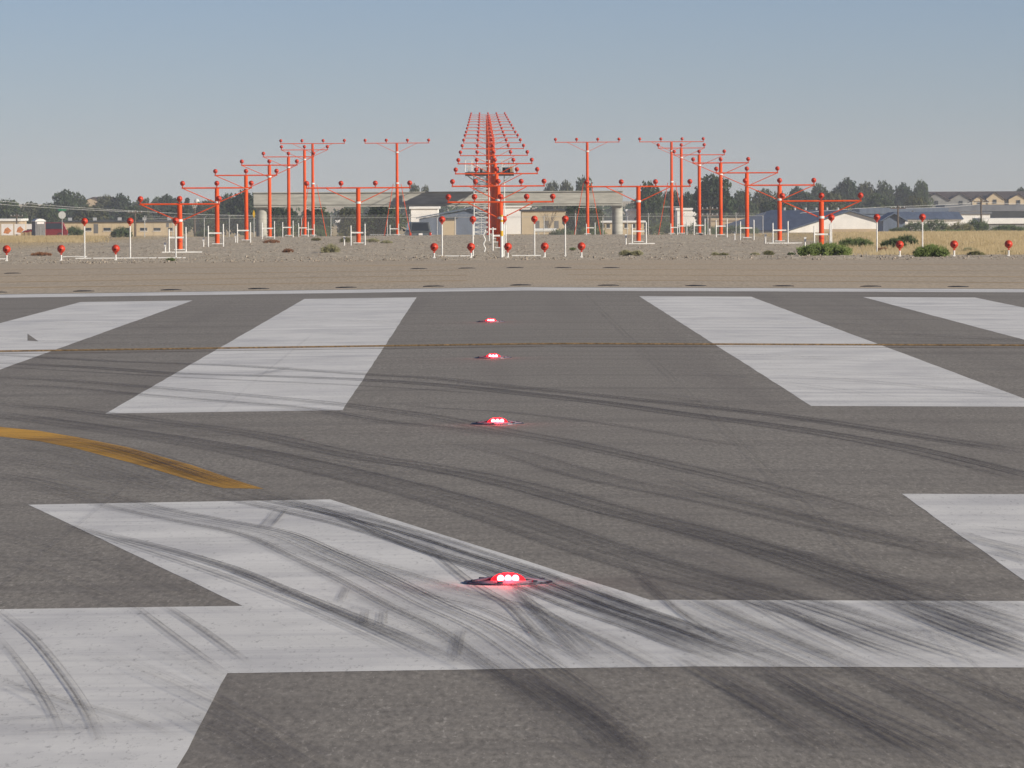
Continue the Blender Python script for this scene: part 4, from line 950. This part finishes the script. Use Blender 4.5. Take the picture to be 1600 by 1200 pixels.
# ================================================================== VEHICLES AND STREET THINGS
def car(label, x, D, zg, rz, L_, Wd, Hh, paint_, suv=True):
    t_ = empty('parked_car', (x, D, zg), rz); tag(t_, label, 'car', 'parked cars')
    hl, hw = L_/2, Wd/2; z1, z2 = .32, Hh*.56
    prof = [(-hl, z1+.12), (-hl+.10, z1), (hl-.12, z1), (hl, z1+.15), (hl-.04, z2-.10), (hl-.25, z2), (-hl+1.15, z2), (-hl+.25, z2-.10), (-hl, z2-.28)]
    body = MB().prism([(p_[0], -hw, p_[1]) for p_ in prof], (0, Wd, 0)).build('body', paint_, t_)
    bv = body.modifiers.new('bevel', 'BEVEL'); bv.width = .06; bv.segments = 2
    f0, f1, r1, r0 = -hl+1.15, -hl+1.75, hl-.45, hl-.12
    iw = hw*.82
    cb = MB(); n = 0
    cb.v = [(f0,-hw*.96,z2-.01), (r0,-hw*.96,z2-.01), (r0,hw*.96,z2-.01), (f0,hw*.96,z2-.01), (f1,-iw,Hh), (r1,-iw,Hh), (r1,iw,Hh), (f1,iw,Hh)]
    cb.f = [(0,3,2,1),(4,5,6,7),(0,1,5,4),(1,2,6,5),(2,3,7,6),(3,0,4,7)]
    c_ = cb.build('cabin', paint_, t_); bv = c_.modifiers.new('bevel', 'BEVEL'); bv.width = .05; bv.segments = 2
    def pane(a, b_, c2, d, out):
        V = [Vector(cb.v[i]) for i in (a, b_, c2, d)]; cen = sum(V, Vector())/4; q = [cen + (v-cen)*.80 + Vector(out)*.02 for v in V]
        MB().prism(q, Vector(out)*.012).build('window', 'window_dark', c_)
    pane(0,1,5,4,(0,-1,.15)); pane(2,3,7,6,(0,1,.15)); pane(3,0,4,7,(-1,0,.4)); pane(1,2,6,5,(1,0,.2))
    for sx in (-hl+.85, hl-.9):
        for sy in (-1, 1):
            w_ = MB().lathe([(.20,-.11),(.33,-.11),(.36,-.07),(.36,.07),(.33,.11),(.20,.11)], axis='y', n=18).build('wheel', 'rubber_black', t_, (sx, sy*(hw-.10), .36))
            MB().lathe([(0,-.07),(.19,-.09),(.21,-.10),(.21,.10),(.19,.09),(0,.07)], axis='y', n=14).build('rim', 'chrome', w_)
    for sy in (-1, 1):
        MB().box((-hl-.005, sy*(hw-.28), z2-.33), (.05, .36, .16)).build('headlight', 'chrome', t_)
        MB().box((hl-.01, sy*(hw-.12), z2-.25), (.05, .16, .34)).build('tail_light', 'lamp_orange', t_)
        MB().box((f0+.35, sy*(hw+.12), z2+.10), (.12, .22, .17)).build('mirror', 'rubber_black', t_)
    MB().box((hl+.04, 0, z1+.16), (.12, Wd*.94, .16)).build('rear_bumper', 'chrome', t_); MB().box((-hl-.03, 0, z1+.14), (.10, Wd*.94, .16)).build('front_bumper', 'grey_paint', t_)
    MB().box((hl+.02, 0, z2-.22), (.03, .34, .16)).build('number_plate', 'poster_white', t_)
    return t_
p = at(70, 360, 640); car('dark red parked car behind the grey portable toilet on the left', p.x, 640, g(p.x, 640)-.05, rad(6), 5.2, 1.9, 1.85, 'red_paint')
p = at(653, 360, 475); car('grey parked car seen from behind at the gravel crest left of the tower', p.x, 475, g(p.x, 475)-.22, rad(-84), 4.8, 1.95, 1.85, 'grey_paint')
# portable toilet
p = at(60.5, 371, 600); zg = g(p.x, 600)-.15; pt_ = empty('portable_toilet', (p.x, 600, zg), rad(24)); tag(pt_, 'grey and orange portable toilet with white arched roof on the left', 'portable toilet')
ht = at(60, 346, 600).z - zg
MB().box((0,0,ht/2), (1.15, 1.15, ht)).build('cabin', 'toilet_grey', pt_)
MB().box((.585,0,ht/2-.02), (.03, 1.10, ht-.1)).build('side_panel', 'toilet_orange', pt_)
MB().prism([(-.62,-.62,ht), (.62,-.62,ht), (.62,-.62,ht+.06), (.35,-.62,ht+.24), (0,-.62,ht+.30), (-.35,-.62,ht+.24), (-.62,-.62,ht+.06)], (0, 1.24, 0)).build('roof', 'white_roof', pt_)
dr = MB().box((0,-.59,ht*.46), (.78, .03, ht*.86)).build('door', 'door_grey', pt_); MB().box((.28,-.62,ht*.5), (.08, .05, .12)).build('handle', 'chrome', dr)
MB().box((0,-.60,ht-.16), (.80, .03, .20)).build('sign_plate', 'poster_white', pt_); MB().tube((.0,-.63,0), (.0,-.63,ht*.7), .025, n=6).build('pipe', 'galv', pt_)
# road sign seen from behind with a green street name blade
p = at(97, 336, 560); zg = g(p.x, 560); rs = empty('stop_sign', (p.x, 560, zg)); tag(rs, 'back of a pale octagonal road sign with green street blade on the left', 'road sign')
zc = p.z - zg
MB().tube((0,.03,-.3), (0,.03,zc+.55), .03, n=6).build('post', 'galv', rs)
MB().prism([(.39*math.cos(rad(22.5+45*i)), 0, zc+.39*math.sin(rad(22.5+45*i))) for i in range(8)], (0, .01, 0)).build('octagon_plate', 'sign_grey', rs)
MB().box((.02, 0, zc+.52), (.80, .02, .16), rad(8)).build('street_blade', 'sign_green', rs)
# poster panels and crates at the left edge
for i, (x0, x1, y0, y1, tx) in enumerate(((2, 20.5, 350, 367.5, 'leftmost'), (22.5, 39.5, 350, 366, 'middle'), (41, 52, 350, 358, 'rightmost'))):
    a, b_ = at(x0, y0, 660), at(x1, y1, 660); zg = g(a.x, 660); t_ = empty('poster_panel', ((a.x+b_.x)/2, 660, zg)); tag(t_, 'white poster panel with orange picture at the left edge, %s of three' % tx, 'poster panel', 'poster panels')
    w = b_.x-a.x; MB().box((0, .04, (a.z+b_.z)/2-zg), (w, .08, a.z-b_.z)).build('board', 'poster_white', t_)
    if i < 2: MB().prism([(-w*.32,-.004,b_.z-zg+.25), (w*.1,-.004,b_.z-zg+.15), (w*.36,-.004,b_.z-zg+.55), (w*.05,-.004,b_.z-zg+.95), (-w*.2,-.004,b_.z-zg+.75)], (0,.003,0)).build('picture', 'poster_orange', t_)
    for s in (-1, 1): MB().tube((s*w*.42, .06, -.3), (s*w*.42, .06, a.z-zg), .03, n=5).build('leg', 'galv', t_)
for i, (x0, x1, y0) in enumerate(((32.5, 46, 362.5), (46.5, 55.5, 361.5))):
    a, b_ = at(x0, y0, 605), at(x1, y0, 605); zg = g(a.x, 605)-.2; t_ = empty('crate', ((a.x+b_.x)/2, 605, zg)); tag(t_, 'tan wooden crate left of the portable toilet, %s of two' % ('left' if i == 0 else 'right'), 'crate', 'crates by the portable toilet')
    w = b_.x-a.x; h = a.z-zg
    MB().box((0, .5, h/2), (w, 1.0, h-.1)).build('box', 'crate_tan', t_)
    for s in (-1, 0, 1): MB().box((s*w*.44, -.03, h/2), (.08, .05, h)).build('batten', 'crate_tan', t_)
# white tank lying right of the tower
a, b_ = at(836, 360, 540), at(870, 360, 540); zg = g(0, 540); tk = empty('horizontal_tank', ((a.x+b_.x)/2, 540, zg)); tag(tk, 'white horizontal tank on saddles in front of the tan hall', 'tank')
L_ = b_.x-a.x; zc = a.z-zg
MB().tube((-L_/2, 0, zc), (L_/2, 0, zc), .20, n=16).build('shell', 'white_metal', tk)
for s in (-1, 1): MB().box((s*L_*.35, 0, zc/2-.12), (.15, .35, zc-.1)).build('saddle', 'concrete', tk)

# ================================================================== HAZE
hz = MB().box((0, 1200, 6.5), (9000, 4200, 37)); m, t, b = nt('haze'); t.nodes.remove(b)
pv = N(t, 'ShaderNodeVolumePrincipled'); pv.inputs['Color'].default_value = (.76, .84, .98, 1); pv.inputs['Density'].default_value = HAZE_DENSITY; pv.inputs['Anisotropy'].default_value = 0.0
t.links.new(pv.outputs[0], t.nodes['Material Output'].inputs['Volume'])
kind(hz.build('haze', 'haze'), 'stuff', 'thin morning haze over the airfield')
